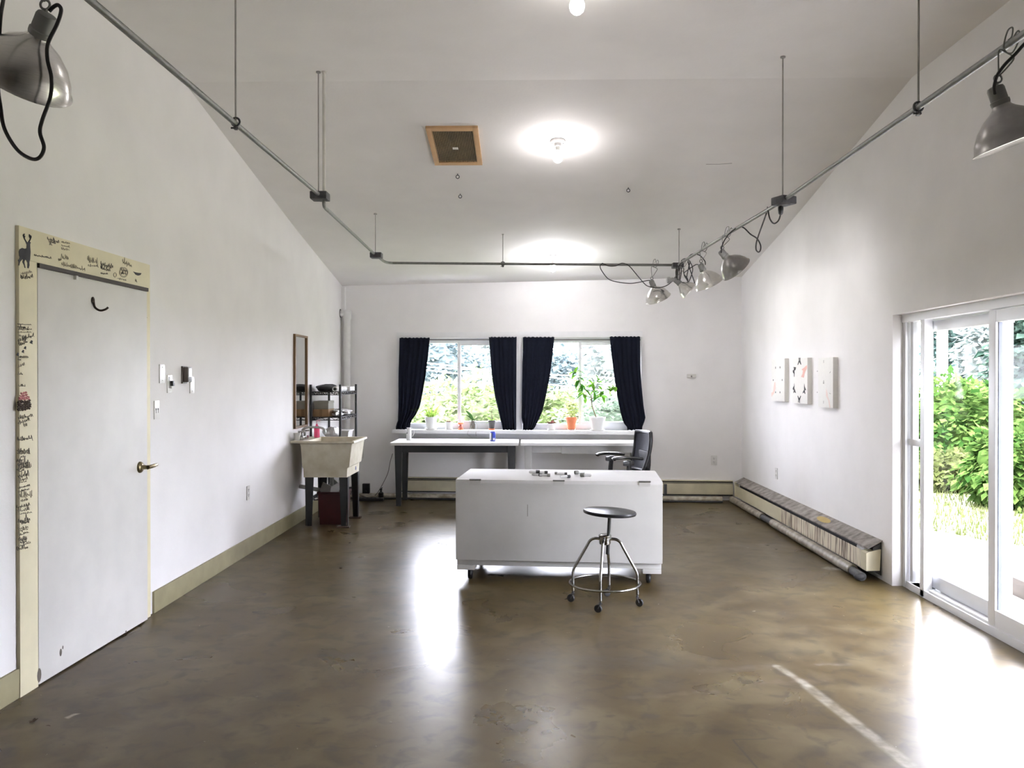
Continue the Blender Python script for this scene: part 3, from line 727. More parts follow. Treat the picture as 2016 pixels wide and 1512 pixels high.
# ------------------------------------------------------------------ laundry sink
TUB = mat('stained_tub_plastic', srgb(224, 219, 202), 0.45, var=0.10, scale=9, var_col=srgb(204, 196, 172))
sk = thing('laundry_sink', 'stained cream laundry sink on dark legs against the left wall', 'sink', (-2.03, 8.50, 0))
o = sk.location
SX0, SX1, SYa, SYb = XL + .012, -1.705, 8.17, 8.83
def ringq(x0, x1, y0, y1, z): return [V((x0 - o.x, y0 - o.y, z)), V((x1 - o.x, y0 - o.y, z)), V((x1 - o.x, y1 - o.y, z)), V((x0 - o.x, y1 - o.y, z))]
rings = [ringq(SX0 + .12, SX1 - .08, SYa + .04, SYb - .04, .495), ringq(SX0 + .12, SX1 - .075, SYa + .035, SYb - .035, .585), ringq(SX0 + .11, SX1 - .055, SYa + .03, SYb - .03, .60), ringq(SX0 + .10, SX1 - .03, SYa + .018, SYb - .018, .80),
         ringq(SX0 + .09, SX1 - .025, SYa + .015, SYb - .015, .828), ringq(SX0, SX1, SYa, SYb, .835), ringq(SX0, SX1, SYa, SYb, .855), ringq(SX0 + .15, SX1 - .03, SYa + .03, SYb - .03, .853), ringq(SX0 + .16, SX1 - .06, SYa + .05, SYb - .05, .60)]
q = MB(); vs = [p for r_ in rings for p in r_]; fs = []
for i in range(len(rings) - 1):
    for k in range(4): fs.append([i * 4 + k, i * 4 + (k + 1) % 4, i * 4 + 4 + (k + 1) % 4, i * 4 + 4 + k])
fs.append([0, 1, 2, 3]); e = (len(rings) - 1) * 4; fs.append([e, e + 1, e + 2, e + 3])
q.add(vs, fs); q.build('tub', TUB, sk, angle=30)
SLEG = mat('dark_sink_leg', (0.026, 0.028, 0.030), 0.5, var=0.1)
for x, s in ((SX0 + .175, -1), (SX1 - .115, 1)):
    for y, sy in ((SYa + .05, -1), (SYb - .05, 1)):
        q = MB(); c = V((x - o.x, y - o.y, 0))
        q.box(c + V((0, sy * -.002, .255)), (.085, .012, .48), None, 0, taper=.55); q.box(c + V((s * .036, -sy * .03, .255)), (.012, .07, .48), None, 0, taper=.6)
        lg = q.build('leg', SLEG, sk)
        if s > 0: MB().box(c + V((.0, 0, .008)), (.12, .07, .016)).build('wood_shim', mat('dark_wood_shim', srgb(70, 58, 46), 0.8), lg)
q = MB(); c = V((SX0 + .07 - o.x, 8.36 - o.y, .855))
q.box(c + V((0, .0, .02)), (.07, .20, .04), None, .008)
for s in (-1, 1): q.cyl(c + V((0, s * .085, .03)), c + V((.0, s * .085, .085)), .013); q.tube([c + V((-.02, s * .085, .085)), c + V((.045, s * .085, .09))], .009, 8)
q.tube(smooth_path([c + V((0, 0, .03)), c + V((.0, 0, .10)), c + V((.06, 0, .125)), c + V((.15, 0, .125)), c + V((.20, 0, .115)), c + V((.225, 0, .09)), c + V((.228, 0, .06))], 5), .011, 10)
q.build('faucet', CHROME, sk)
q = MB(); q.tube(smooth_path([V((SX1 - .30 - o.x, 0, .50)), V((SX1 - .30 - o.x, 0, .36)), V((SX1 - .38 - o.x, .0, .33)), V((SX0 + .06 - o.x, 0, .36)), V((SX0 - o.x, 0, .37))], 5), .022, 10)
q.build('drain_pipe', mat('pvc_drain', (0.35, 0.35, 0.34), 0.5), sk)
q = MB(); q.box((SX1 - .0765 - o.x, 8.62 - o.y, .545), (.004, .034, .034)); q.build('badge', mat('blue_badge', srgb(90, 100, 150), 0.5), sk)
# bottle of pink soap on the sink
t = thing('soap_bottle', 'pink soap bottle beside the sink faucet', 'bottle', (-2.205, 8.70, .856))
MB().lathe([(.026, 0), (.03, .005), (.03, .09), (.022, .115), (.010, .125), (.010, .14)], None, 18).build('bottle', mat('pink_soap', srgb(226, 74, 120), 0.25), t)
q = MB(); q.cyl((0, 0, .14), (0, 0, .175), .005); q.tube([V((-.004, 0, .175)), V((.035, 0, .172))], .006, 8); q.build('pump', mat('pale_pink_pump', srgb(220, 170, 180), 0.4), t)
t = thing('paper_cup', 'small white cup on the sink ledge by the mirror', 'cup', (-2.285, 8.24, .856))
MB().lathe([(.026, 0), (.034, .075), (.031, .075), (.024, .004), (0, .004)], None, 18, False).build('cup_body', PLATE, t)
# bin under the sink
t = thing('waste_bin', 'dark red waste bin stuffed with paper under the laundry sink', 'bin', (-1.975, 8.50, 0))
BIN = mat('dark_red_plastic', srgb(70, 26, 28), 0.5, var=0.1)
q = MB(); rr = [((.12, .12), 0.0), ((.135, .135), .31), ((.145, .145), .315), ((.145, .145), .33), ((.13, .13), .33), ((.11, .11), .02)]
vs = []; fs = []
for (a_, b_), z in rr: vs += [V((-a_, -b_, z)), V((a_, -b_, z)), V((a_, b_, z)), V((-a_, b_, z))]
for i in range(len(rr) - 1):
    for k in range(4): fs.append([i * 4 + k, i * 4 + (k + 1) % 4, i * 4 + 4 + (k + 1) % 4, i * 4 + 4 + k])
fs += [[0, 1, 2, 3], [20, 21, 22, 23]]; q.add(vs, fs); q.build('bin_body', BIN, t, angle=25)
for k, (x, y, a, b, h_) in enumerate(((-.07, -.06, 25, 20, .41), (.02, -.07, -20, 35, .43), (.07, .02, 35, -20, .42), (-.02, .05, -30, -10, .44))):
    q = MB(); q.box((x, y, h_ - .09), (.13, .006, .18), Euler((R(b), R(a), R(k * 50))).to_matrix()); q.build('paper_scrap', mat('white_paper', (0.72, 0.72, 0.72), 0.8), t)

# ------------------------------------------------------------------ wire rack in the corner
RK = mat('black_rack_metal', (0.018, 0.018, 0.02), 0.45, 0.3, var=0.15)
RX0, RX1, RY0, RY1 = -2.325, -2.01, 8.92, 9.74
rk = thing('wire_rack', 'black wire shelf rack in the corner behind the sink', 'shelf', ((RX0 + RX1) / 2, (RY0 + RY1) / 2, 0)); o = rk.location
for x in (RX0, RX1):
    for y in (RY0, RY1): MB().cyl((x - o.x, y - o.y, 0), (x - o.x, y - o.y, 1.405), .0135, seg=12).build('post', RK, rk)
for z in (1.325, 1.055, .77, .20):
    q = MB(); c = [V((RX0 - o.x, RY0 - o.y, z)), V((RX1 - o.x, RY0 - o.y, z)), V((RX1 - o.x, RY1 - o.y, z)), V((RX0 - o.x, RY1 - o.y, z))]
    for k in range(4):
        a_, b_ = c[k], c[(k + 1) % 4]; q.tube([a_, b_], .006, 6); q.tube([a_ - V((0, 0, .03)), b_ - V((0, 0, .03))], .005, 6)
        n_ = max(4, int((b_ - a_).length / .05)); zz = [a_.lerp(b_, j / n_) - V((0, 0, .03 * (j % 2))) for j in range(n_ + 1)]; q.tube(zz, .0035, 5)
    for j in range(1, 26): y = RY0 - o.y + (RY1 - RY0) * j / 26; q.tube([V((RX0 - o.x, y, z)), V((RX1 - o.x, y, z))], .0022, 4)
    for x in (-.05, .05): q.tube([V((x, RY0 - o.y, z - .004)), V((x, RY1 - o.y, z - .004))], .003, 5)
    q.build('wire_shelf', RK, rk, smooth=False)
Z1, Z2, Z3 = 1.328, 1.058, .773
t = MB().blob((-2.19, 9.10, Z1 + .04), .1, 1.1, 1.6, .42, .2, 4, 24, 14).build('black_bag', mat('black_cloth', (0.015, 0.015, 0.017), 0.8, var=0.3), angle=180)
tag(t, 'crumpled black bag on top of the wire rack', 'bag')
t = thing('paper_roll', 'roll of white paper lying on top of the wire rack', 'roll', (-2.075, 9.28, Z1))
M = Matrix.Translation((0, -.33, .028)) @ Matrix.Rotation(-PI / 2, 4, 'X')
MB().lathe([(.017, .004), (.017, 0), (.028, 0), (.028, .70), (.017, .70), (.017, .004)], M, 20, False).build('paper', mat('white_paper', (0.72, 0.72, 0.72), 0.8), t)
MB().lathe([(.0165, .002), (.0165, .69)], M, 14).build('core', DARKSLOT, t)
t = MB().b2((-2.10, 9.45, Z1), (-2.02, 9.72, Z1 + .05), .005).b2((-2.16, 9.50, Z1), (-2.105, 9.70, Z1 + .03), .005).build('folded_paper', mat('white_paper', (0.72, 0.72, 0.72), 0.8))
tag(t, 'pale folded paper at the back of the rack top', 'paper')
BOXG = mat('grey_cardboard', srgb(128, 126, 116), 0.8); BOXB = mat('brown_cardboard', srgb(140, 112, 80), 0.8, var=0.1)
t = thing('cardboard_box', 'brown cardboard box on the middle shelf of the wire rack', 'box', (-2.235, 9.13, Z2))
MB().box((0, 0, .04), (.165, .28, .08), None, .002).build('carton', BOXB, t); MB().box((0, -.1405, .04), (.03, .002, .08)).build('tape', mat('brown_tape', srgb(120, 92, 60), 0.35), t)
t = thing('storage_box', 'grey box stacked on the brown cardboard box', 'box', (-2.235, 9.13, Z2 + .081))
MB().box((0, 0, .035), (.155, .25, .07), None, .002).build('carton', BOXG, t); MB().box((0, 0, .075), (.162, .257, .025), None, .002).build('lid', BOXG, t)
FOIL = mat('silver_foil', (0.72, 0.72, 0.73), 0.25, 0.9, var=0.2, scale=20)
t = MB().blob((-2.085, 9.16, Z2 + .04), .075, .9, 1.7, .53, .35, 12, 26, 16).build('foil_bag', FOIL, angle=20); tag(t, 'crumpled silver foil on the middle shelf of the rack', 'foil')
t = MB().blob((-2.10, 9.53, Z2 + .032), .07, 1.1, 1.8, .45, .3, 21, 26, 16).build('plastic_bag', mat('pale_plastic_bag', (0.75, 0.75, 0.76), 0.4), angle=25); tag(t, 'pale plastic bag at the back of the middle rack shelf', 'bag')
t = MB().blob((-2.14, 9.12, Z3 + .085), .085, 1.0, 1.3, 1.0, .28, 31, 26, 16).build('plastic_bag', mat('white_plastic_bag', (0.82, 0.82, 0.82), 0.45), angle=25); tag(t, 'bulging white plastic bag on the low rack shelf behind the sink', 'bag')
t = thing('plastic_tub', 'white lidded plastic tub on the low rack shelf', 'tub', (-2.10, 9.53, Z3))
MB().box((0, 0, .05), (.15, .26, .10), None, .01, taper=.85).build('tub_body', PLATE, t); MB().box((0, 0, .105), (.165, .275, .014), None, .005).build('lid', PLATE, t)

# ------------------------------------------------------------------ mirror
t = thing('wall_mirror', 'tall narrow wood-framed mirror on the left wall over the sink', 'mirror', (XL, 8.555, .965)); fw = .022
WOOD = mat('worn_brown_wood', srgb(110, 84, 54), 0.5, var=0.2, scale=10, stretch=(1, 1, .15))
q = MB()
for s in (-1, 1): q.box((.012, s * (.235 - fw / 2), .475), (.024, fw, .95), None, .002)
for z in (fw / 2, .95 - fw / 2): q.box((.012, 0, z), (.024, .47 - 2 * fw, fw), None, .002)
q.build('frame', WOOD, t); MB().box((.007, 0, .475), (.006, .47 - fw, .95 - fw)).build('mirror_glass', mat('silvered_glass', (0.86, 0.87, 0.87), 0.01, 1.0, var=0.0), t, smooth=False)

# ------------------------------------------------------------------ corner pipes
t = thing('insulated_pipe', 'white insulated pipe running down the back left corner', 'pipe', bp(.085, 0, .075)); o = t.location
q = MB(); q.lathe([(.040, 0), (.040, 1.45), (.043, 1.46), (.046, 2.20), (.054, 2.23), (.056, 2.30), (.045, 2.325), (.02, 2.33)], None, 20); q.build('vertical_run', mat('white_pipe_wrap', (0.74, 0.735, 0.72), 0.55, var=0.06), t)
MB().cyl((0, 0, 2.275), (-.10, -.02, 2.285), .04, seg=16).build('elbow', mat('white_pipe_wrap', (0.74, 0.735, 0.72), 0.55), t)
MB().torus((-.085, -.017, 2.285), .045, .012, Matrix.Identity(4) if False else Matrix.Translation((-.085, -.017, 2.285)) @ Matrix.Rotation(PI / 2, 4, 'Y') @ Matrix.Translation((.085, .017, -2.285)), 20, 6).build('collar', BLACK, t)
q = MB(); bw_uz(q, 0, 0, .05, 2.62, 0, .05); q = struct(q, 'trim_4', WALL)

# ------------------------------------------------------------------ baseboard heaters
HEAT = mat('beige_heater_enamel', srgb(204, 196, 168), 0.45, var=0.10, scale=6, stretch=(1, .3, 1))
HTOP = mat('scuffed_grey_heater_top', srgb(150, 143, 136), 0.55, 0.1, var=0.35, scale=14, var_col=srgb(92, 86, 80), bump=0.15, bscale=20)
def drip_mat():
    m = bpy.data.materials.new('paint_dripped_enamel'); n, l = nt(m); b = n['Principled BSDF']
    g = n.new('ShaderNodeNewGeometry'); mp = n.new('ShaderNodeMapping'); mp.inputs['Scale'].default_value = (1, 26, 1.6); l.new(g.outputs['Position'], mp.inputs[0])
    z = n.new('ShaderNodeTexNoise'); z.inputs['Scale'].default_value = 1.6; z.inputs['Detail'].default_value = 3; l.new(mp.outputs[0], z.inputs['Vector'])
    r = n.new('ShaderNodeValToRGB'); e = r.color_ramp.elements; e[0].position = .50; e[0].color = (*srgb(214, 204, 182), 1); e[1].position = .60; e[1].color = (*srgb(92, 74, 56), 1)
    l.new(z.outputs['Fac'], r.inputs[0]); l.new(r.outputs[0], b.inputs['Base Color']); b.inputs['Roughness'].default_value = .5
    return m
HB = thing('baseboard_heater', 'beige baseboard heater along the back wall under the tables', 'heater', bp(2.9, 0, 0), BA); hu0, hu1 = .72, LB - .11
q = MB(); bw_uz(q, hu0, .075, hu1, .205, .062, .070, .002); q.build('front_panel', HEAT, HB, world=True)
q = MB(); bw_uz(q, hu0, .232, hu1, .242, 0, .066, .002); bw_uz(q, hu0, .212, hu1, .216, .05, .068); q.build('top_cover', HEAT, HB, world=True)
q = MB(); bw_uz(q, hu0, .06, hu1, .23, .0, .045); q.build('fin_core', DARKSLOT, HB, world=True)
for u in (bu(1309, 960)[0], bu(1180, 960)[0]):
    q = MB(); bw_uz(q, u - .018, .075, u + .018, .195, .068, .075); q.build('end_joint', mat('dark_joint_plate', (0.04, 0.04, 0.04), 0.5), HB, world=True)
PIPEC = mat('chipped_white_pipe_cover', srgb(190, 184, 168), 0.55, var=0.15, scale=14, var_col=srgb(132, 122, 100))
PIPEB = mat('dirty_black_pipe_and_gap_shadow', (0.03, 0.03, 0.03), 0.7, var=0.3)
t = thing('floor_pipe', 'chipped white pipe lying along the floor below the back heater', 'pipe', bp(2.5, 0, .24), BA)
q = MB(); q.cyl(bp(.25, .036, .27), bp(LB - .26, .036, .20), .034, seg=16); q.build('pipe_cover', PIPEC, t, world=True)
q = MB(); q.cyl(bp(.2, .012, .31), bp(LB - .26, .012, .23), .012, seg=8); q.build('bottom_shadow_gap', PIPEB, t, world=True)  # black tube stands in for the shadow gap under the pipe
HR = thing('baseboard_heater', 'beige baseboard heater with scuffed grey top along the right wall', 'heater', (XR, 8.1, 0))
hy0, hy1, hys = 6.13, 9.98, 8.19
FP = [(XR - .113, .072), (XR - .105, .068), (XR - .103, .200), (XR - .111, .204)]
M_xz = lambda y: Matrix(((1, 0, 0, 0), (0, 0, 1, y), (0, 1, 0, 0), (0, 0, 0, 1)))
MB().prism(FP, M_xz(hys), hy1 - hys).build('front_panel', HEAT, HR, world=True, smooth=False)
MB().prism([(x - .003, z) for x, z in FP], M_xz(hy0 + .10), hys - hy0 - .10).build('dripped_panel', drip_mat(), HR, world=True, smooth=False, props={'label': 'front panel streaked with brown paint drips'})
MB().prism([(XR, .283), (XR, .290), (XR - .108, .236), (XR - .108, .226)], M_xz(hy0), hy1 + .08 - hy0).build('top_cover', HTOP, HR, world=True, smooth=False)
MB().prism([(XR, .03), (XR, .27), (XR - .06, .235), (XR - .06, .06)], M_xz(hy0 + .02), hy1 - hy0).build('fin_core', DARKSLOT, HR, world=True, smooth=False)
q = MB(); q.prism([(XR - .02, .07), (XR - .012, .225), (XR - .10, .205), (XR - .118, .195), (XR - .118, .068)], M_xz(hy0), .10); q.build('end_cap', HEAT, HR, world=True, smooth=False)
MB().prism([(XR - .09, .21), (XR - .02, .25), (XR - .02, .20), (XR - .09, .18)], M_xz(hy0 + .11), .14).build('bare_fin', mat('bright_aluminium_fin', (0.8, 0.8, 0.8), 0.4), HR, world=True, smooth=False)
q = MB(); y = on_x(1449, 955, XR - .1).y; q.box((XR - .10, 9.99, .155), (.05, .03, .17), None, .003); q.build('corner_joint', HEAT, HR, world=True)
q = MB(); yy = on_x(1622, 1022, XR - .05).y
q.ball((XR - .052, yy, .2625), 1, .035, .16, .004, Euler((0, R(-27), 0)).to_matrix(), 16, 8); q.build('yellow_stain', mat('yellow_paint_stain', srgb(170, 146, 84), 0.6), HR, world=True)
t = thing('floor_pipe', 'grimy grey pipe along the floor below the right heater', 'pipe', (XR - .15, 8.0, 0))
def pc(px): return on_x(px, 1060, XR - .155).y
xp = XR - .16
q = MB(); q.cyl((xp, pc(1503), .044), (xp, 9.96, .040), .038, seg=16); PG = mat('grimy_grey_pipe_cover', srgb(150, 142, 126), 0.5, var=0.2, scale=16, var_col=srgb(104, 96, 84)); q.build('pipe_cover', PG, t, world=True)
q = MB(); q.cyl((xp, pc(1680), .044), (xp, pc(1523), .044), .040, seg=16)
q.build('pipe_cover', PG, t, world=True)
q = MB(); q.cyl((xp, pc(1523) - .02, .042), (xp, pc(1503) + .02, .042), .030, seg=14); q.build('bare_pipe', PIPEB, t, world=True)
q = MB(); q.cyl((xp, 6.10, .034), (xp, pc(1680) + .02, .040), .032, seg=14); q.ball((xp - .01, 6.12, .03), .03, 1.4, 1, .9)
q.build('bare_pipe', PIPEB, t, world=True)
# ------------------------------------------------------------------ conduit that carries the clamp lamps
cd = thing('conduit_rail', 'grey metal conduit hung in a long loop below the ceiling', 'conduit', (0, 8.3, 2.64))
B1, B2, B3, B4 = V((-1.351, 5.53, 2.667)), V((-1.475, 8.03, 2.652)), V((1.522, 8.457, 2.64)), V((1.606, 5.30, 2.612))
b1 = on_y(630, 385, 5.50); b2_ = on_y(741, 502, 8.03); b3 = on_y(1334, 522, 8.46); b4 = on_y(1543, 394, 5.30)
RP = .013
lstart = b1.copy(); k = (1.2 - 5.5); dl_ = on_y(463, 243, 3.89) - b1
lA = b1 + dl_ * ((0.2 - b1.y) / dl_.y)
MB().tube([lA, b1], RP, 10).build('pipe', STEEL, cd, world=True)
MB().tube(smooth_path([on_y(638, 392, 5.52), on_y(638, 404, 5.52), on_y(642, 411, 5.62), on_y(655, 423, 5.85), on_y(700, 465, 7.0), on_y(737, 500, 8.0)], 5), RP * .95, 10).build('pipe', STEEL, cd, world=True)
MB().tube(smooth_path([on_y(742, 503, 8.05), on_y(750, 510, 8.2), on_y(757, 515, 8.35), on_y(768, 517.5, 8.52), on_y(800, 518, 8.56), on_y(990, 519.5, 8.6), on_y(1200, 521, 8.58), on_y(1334, 522, 8.48)], 5), RP, 10).build('pipe', STEEL, cd, world=True)
MB().tube([b3, on_y(1386, 489, 7.4), on_y(1433, 460, 6.63), on_y(1500, 420, 5.8), b4], RP, 10).build('pipe', STEEL, cd, world=True)
r2 = on_y(1985, 88, 2.85); dr = r2 - b4; rB = b4 + dr * ((0.4 - b4.y) / dr.y)
MB().tube([b4, r2, rB], RP, 10).build('pipe', STEEL, cd, world=True)
for p, s, ang in ((b1, 1, 0), (b2_, 1, 0), (b3, 1.0, 0), (b4, 1.0, 25)):
    q = MB(); q.box(p + V((0, 0, -.005)), (.11 * s, .11 * s, .05 * s), Matrix.Rotation(R(ang), 3, 'Z'), .008); q.cyl(p + V((0, 0, -.032)), p + V((0, 0, -.028)), .045, seg=8)
    jb = q.build('junction_box', IRON, cd, world=True)
def rod(px, py, y, w=.0045, dx=0):
    p = on_y(px, py, y); tp = V((p.x, p.y, ceil_z(p.y) + .01)); q = MB(); q.tube([p, tp], w, 6)
    q.cyl(tp - V((0, 0, .014)), tp - V((0, 0, .008)), .012, seg=10)
    o = q.build('hanger_rod', RODM, cd, world=True)
    c = MB(); c.torus((0, 0, 0), .019, .005, Matrix.Translation(p) @ Matrix.Rotation(PI / 2, 4, 'X'), 16, 6); c.box(p + V((0, 0, -.028)), (.014, .02, .016)); c.cyl(p + V((-.022, 0, -.028)), p + V((.012, 0, -.028)), .0045, seg=6)
    c.build('clamp', IRON, o, world=True)
rod(464, 240, 3.89); rod(990, 519, 8.6); rod(1808, 210, 3.50)
def rod2(px, p, w):
    q = MB(); x = on_y(px, 300, p.y).x; q.tube([V((x, p.y, p.z)), V((x, p.y, ceil_z(p.y) + .01))], w, 8); q.cyl((x, p.y, ceil_z(p.y) - .008), (x, p.y, ceil_z(p.y) + .01), .016, seg=12)
    return q
rod2(627, b1, .0045).build('hanger_rod', RODM, cd, world=True); rod2(638, b1, .011).build('riser_pipe', mat('pale_riser_pipe', (0.62, 0.60, 0.56), 0.5), cd, world=True)
rod2(739, b2_, .0045).build('hanger_rod', RODM, cd, world=True); rod2(1337, b3, .0045).build('hanger_rod', RODM, cd, world=True); rod2(1541, b4, .005).build('hanger_rod', RODM, cd, world=True)

# ------------------------------------------------------------------ clamp lamps
SOCK = mat('grey_lamp_socket', (0.24, 0.24, 0.23), 0.55)
BULBS = [emit('lit_bulb', c_, b_) for c_, b_ in zip(((1.0, .95, .90), (1.0, .96, .95), (.97, .96, 1.0)), BULB)]; COLDB = mat('unlit_bulb', (0.8, 0.8, 0.8), 0.3)
FLOODM = emit('lit_flood_bulb', (.99, 0.97, 1.0), FLOOD); FLOODN = emit('lit_near_bulb', (1.0, 0.96, 0.92), FLOOD * 3)
def clamp_lamp(label, neck, axis, rad, dep, clampat, lit, cordpts=None, dark=False, cr=.0045, rz=0.0, bulbm=None):
    """neck = top of the reflector, axis = the way the lamp points, clampat = where its wire clamp grips the conduit"""
    a = V(axis).normalized(); M = frame(neck, a)
    t = thing('clamp_lamp', label, 'lamp', V(neck), 0, 'clamp lamps on the ceiling conduit')
    pr = [(.026, 0), (.030, .012), (.040, .022), (rad * .52, dep * .30), (rad * .74, dep * .52), (rad * .90, dep * .78), (rad * .96, dep * .97), (rad * 1.0, dep), (rad * 1.015, dep + .003), (rad * .985, dep + .004), (rad * .945, dep * .97), (rad * .88, dep * .78), (rad * .72, dep * .53), (rad * .50, dep * .32), (.038, .028), (.02, .02)]
    rf = MB().lathe(pr, M, 48, False).build('reflector', ALU if not dark else mat('dark_aluminium', (0.33, 0.32, 0.31), 0.28, 1.0, var=0.1, scale=20), t, world=True, angle=60)
    s = MB(); s.lathe([(.012, -.062), (.024, -.058), (.027, -.05), (.027, -.012), (.030, -.010), (.030, 0), (.024, .02)], M, 22)
    s.build('socket', SOCK, t, world=True)
    back = V(neck) - a * .058; cl = V(clampat)
    q = MB(); q.torus((0, 0, 0), .013, .0035, frame(back + (cl - back).normalized() * .03, ray(1008, 756)), 16, 6); q.tube([V(neck) - a * .04, back + (cl - back).normalized() * .018], .006, 6)
    q.build('pivot_ring', STEEL, t, world=True)
    d = (cl - back); L = d.length; d.normalize(); sd_ = V((1, 0.25, 0)); sd_ = (sd_ - d * sd_.dot(d)).normalized(); b0 = back + d * .04
    q = MB(); hgt = max(.05, L - .04)
    for s_ in (-1, 1):
        q.tube(smooth_path([b0, b0 + d * hgt * .35 + sd_ * (s_ * .018), b0 + d * hgt * .70 + sd_ * (s_ * .032), b0 + d * hgt * .78 + sd_ * (s_ * .022), b0 + d * hgt * .80 + sd_ * (s_ * -.006), b0 + d * hgt * .95 + sd_ * (s_ * -.022), b0 + d * (hgt + .045) + sd_ * (s_ * -.026), b0 + d * (hgt + .062) + sd_ * (s_ * -.012), b0 + d * (hgt + .035) + sd_ * (s_ * -.004), b0 + d * (hgt + .018) + sd_ * (s_ * -.012)], 5), .0027, 6)
    q.build('spring_clamp', STEEL, t, world=True)
    if lit is not None:
        bb_ = MB(); bb_.lathe([(.013, .0), (.014, .03), (.026, dep * .52), (.030, dep * .66), (.026, dep * .82), (.012, dep * .90), (0, dep * .92)], M, 20, False)
        bb_.build('bulb', (bulbm or FLOODM) if lit else COLDB, t, world=True)
    if cordpts:
        pts = smooth_path(cordpts, 6); MB().tube(pts, cr, 7).build('cord', CORD, t, world=True)
    return t
def path_y(pts, y0, y1, ox=0, oy=0, k=1.0):
    n = len(pts) - 1
    return [on_y(ox + x / k, oy + y / k, y0 + (y1 - y0) * i / n) for i, (x, y) in enumerate(pts)]
# front left
yl = 2.30; cA = on_y(64, -108, yl)
clamp_lamp('large clamp lamp with a looped cord at the upper left, nearest the camera', on_y(78, 66, yl), (-.58, .36, -.74), .135, .140, cA, None,
           path_y([(430, 100), (470, 60), (510, 45), (535, 90), (500, 210), (420, 380), (415, 520), (450, 680), (440, 850), (370, 1050), (350, 1160), (385, 1290), (345, 1380), (270, 1390), (150, 1310), (40, 1130), (5, 940), (-20, 700), (0, 200), (30, -20), (60, -300)], yl - .03, yl - .02, 0, 0, 4.45), cr=.0052)
# front right, lit
yr = 2.85; cB = on_y(1987, 92, yr)
clamp_lamp('lit clamp lamp at the upper right, nearest the camera', on_y(1970, 204, yr), (.33, .0, -.95), .128, .138, cB, True,
           path_y([(465, 870), (460, 800), (490, 700), (560, 600), (660, 500), (740, 410), (860, 300), (960, 160)], yr - .03, yr - .2, 1860, 0, 4.725), True, cr=.0055, bulbm=FLOODN)
# back wall run and the corner
ck = dict(ox=1140, oy=400, k=4.383)
clamp_lamp('clamp lamp hanging alone from the back run of conduit, pointing down', on_y(1286, 563, 8.5), (.42, .35, -.90), .132, .140, on_y(1290, 521, 8.56), True,
           path_y([(640, 668), (590, 668), (500, 686), (430, 692), (330, 680), (255, 655), (200, 590), (182, 545), (200, 520), (215, 525), (260, 542), (320, 540), (370, 518), (430, 540), (500, 620), (560, 690), (600, 718), (680, 730), (760, 708), (830, 645), (860, 580), (880, 530)], 8.5, 8.42, **ck), cr=.0045)
clamp_lamp('small lit clamp lamp in the back right corner, tilted to the right wall', on_y(1338, 558, 8.35), (.72, -.10, -.62), .098, .125, on_y(1345, 522, 8.3), True,
           path_y([(850, 660), (845, 600), (870, 530), (920, 490), (975, 440), (1040, 450), (1085, 500), (1090, 530)], 8.3, 8.0, **ck))
clamp_lamp('clamp lamp third along the right run, between two others by the corner', on_y(1384, 532, 7.38), (.45, .25, -.86), .128, .135, on_y(1386, 490, 7.4), True,
           path_y([(1040, 540), (1010, 530), (940, 575), (905, 610), (930, 660), (945, 680), (970, 620), (980, 560), (945, 490), (905, 480), (880, 500)], 7.36, 8.3, **ck))
clamp_lamp('clamp lamp farthest from the corner on the right run, with a dark reflector', on_y(1428, 505, 6.62), (.66, .25, -.70), .128, .135, on_y(1432, 461, 6.63), True,
           path_y([(1228, 435), (1230, 390), (1250, 330), (1300, 260), (1370, 208), (1420, 212), (1480, 268), (1535, 305), (1565, 360), (1565, 405), (1548, 422), (1528, 400), (1530, 340), (1555, 260), (1595, 150), (1625, 60), (1627, 40), (1645, 130), (1680, 175), (1720, 150), (1740, 90), (1738, 55)], 6.6, 5.35, **ck), True, cr=.005)
# tangle of cord looped round the corner box
q = MB()
for pts in ([(845, 540), (835, 600), (850, 690), (865, 640), (870, 560)], [(860, 545), (850, 640), (838, 680), (858, 700), (880, 620), (885, 540)], [(940, 500), (960, 580), (995, 680), (985, 705), (950, 690), (930, 640), (945, 560), (960, 500)], [(870, 520), (900, 560), (905, 610), (935, 650), (940, 670)]):
    q.tube(smooth_path(path_y(pts, 8.38, 8.32, **ck), 5), .0048, 6)
t = q.build('tangled_cord', CORD); tag(t, 'black cords tangled around the corner junction box', 'cord')
t = thing('socket_adapter', 'pale grey plug adapter hanging among the cords in the corner', 'plug', on_y(1325, 551, 8.36))
o = t.location; M = frame(on_y(1312, 552, 8.36) - o, (1, 0, .1))
MB().lathe([(.018, 0), (.03, .004), (.032, .03), (.022, .045), (.022, .07), (.012, .09)], M, 16).build('plug_body', mat('pale_grey_plastic', (0.42, 0.42, 0.42), 0.5), t)
MB().tube([on_y(1325, 551, 8.36) - o, on_y(1330, 545, 8.36) - o, on_y(1333, 530, 8.4) - o], .005, 6).build('cord_tail', CORD, t)
t = thing('cord_plug', 'black plug pushed into the right junction box', 'plug', on_y(1537, 411, 5.33))
MB().lathe([(.006, -.04), (.014, -.03), (.017, -.005), (.017, .012)], None, 14).build('plug_body', BLACK, t)
MB().cyl((0, 0, .012), (0, 0, .03), .010).build('prong_collar', BLACK, t)

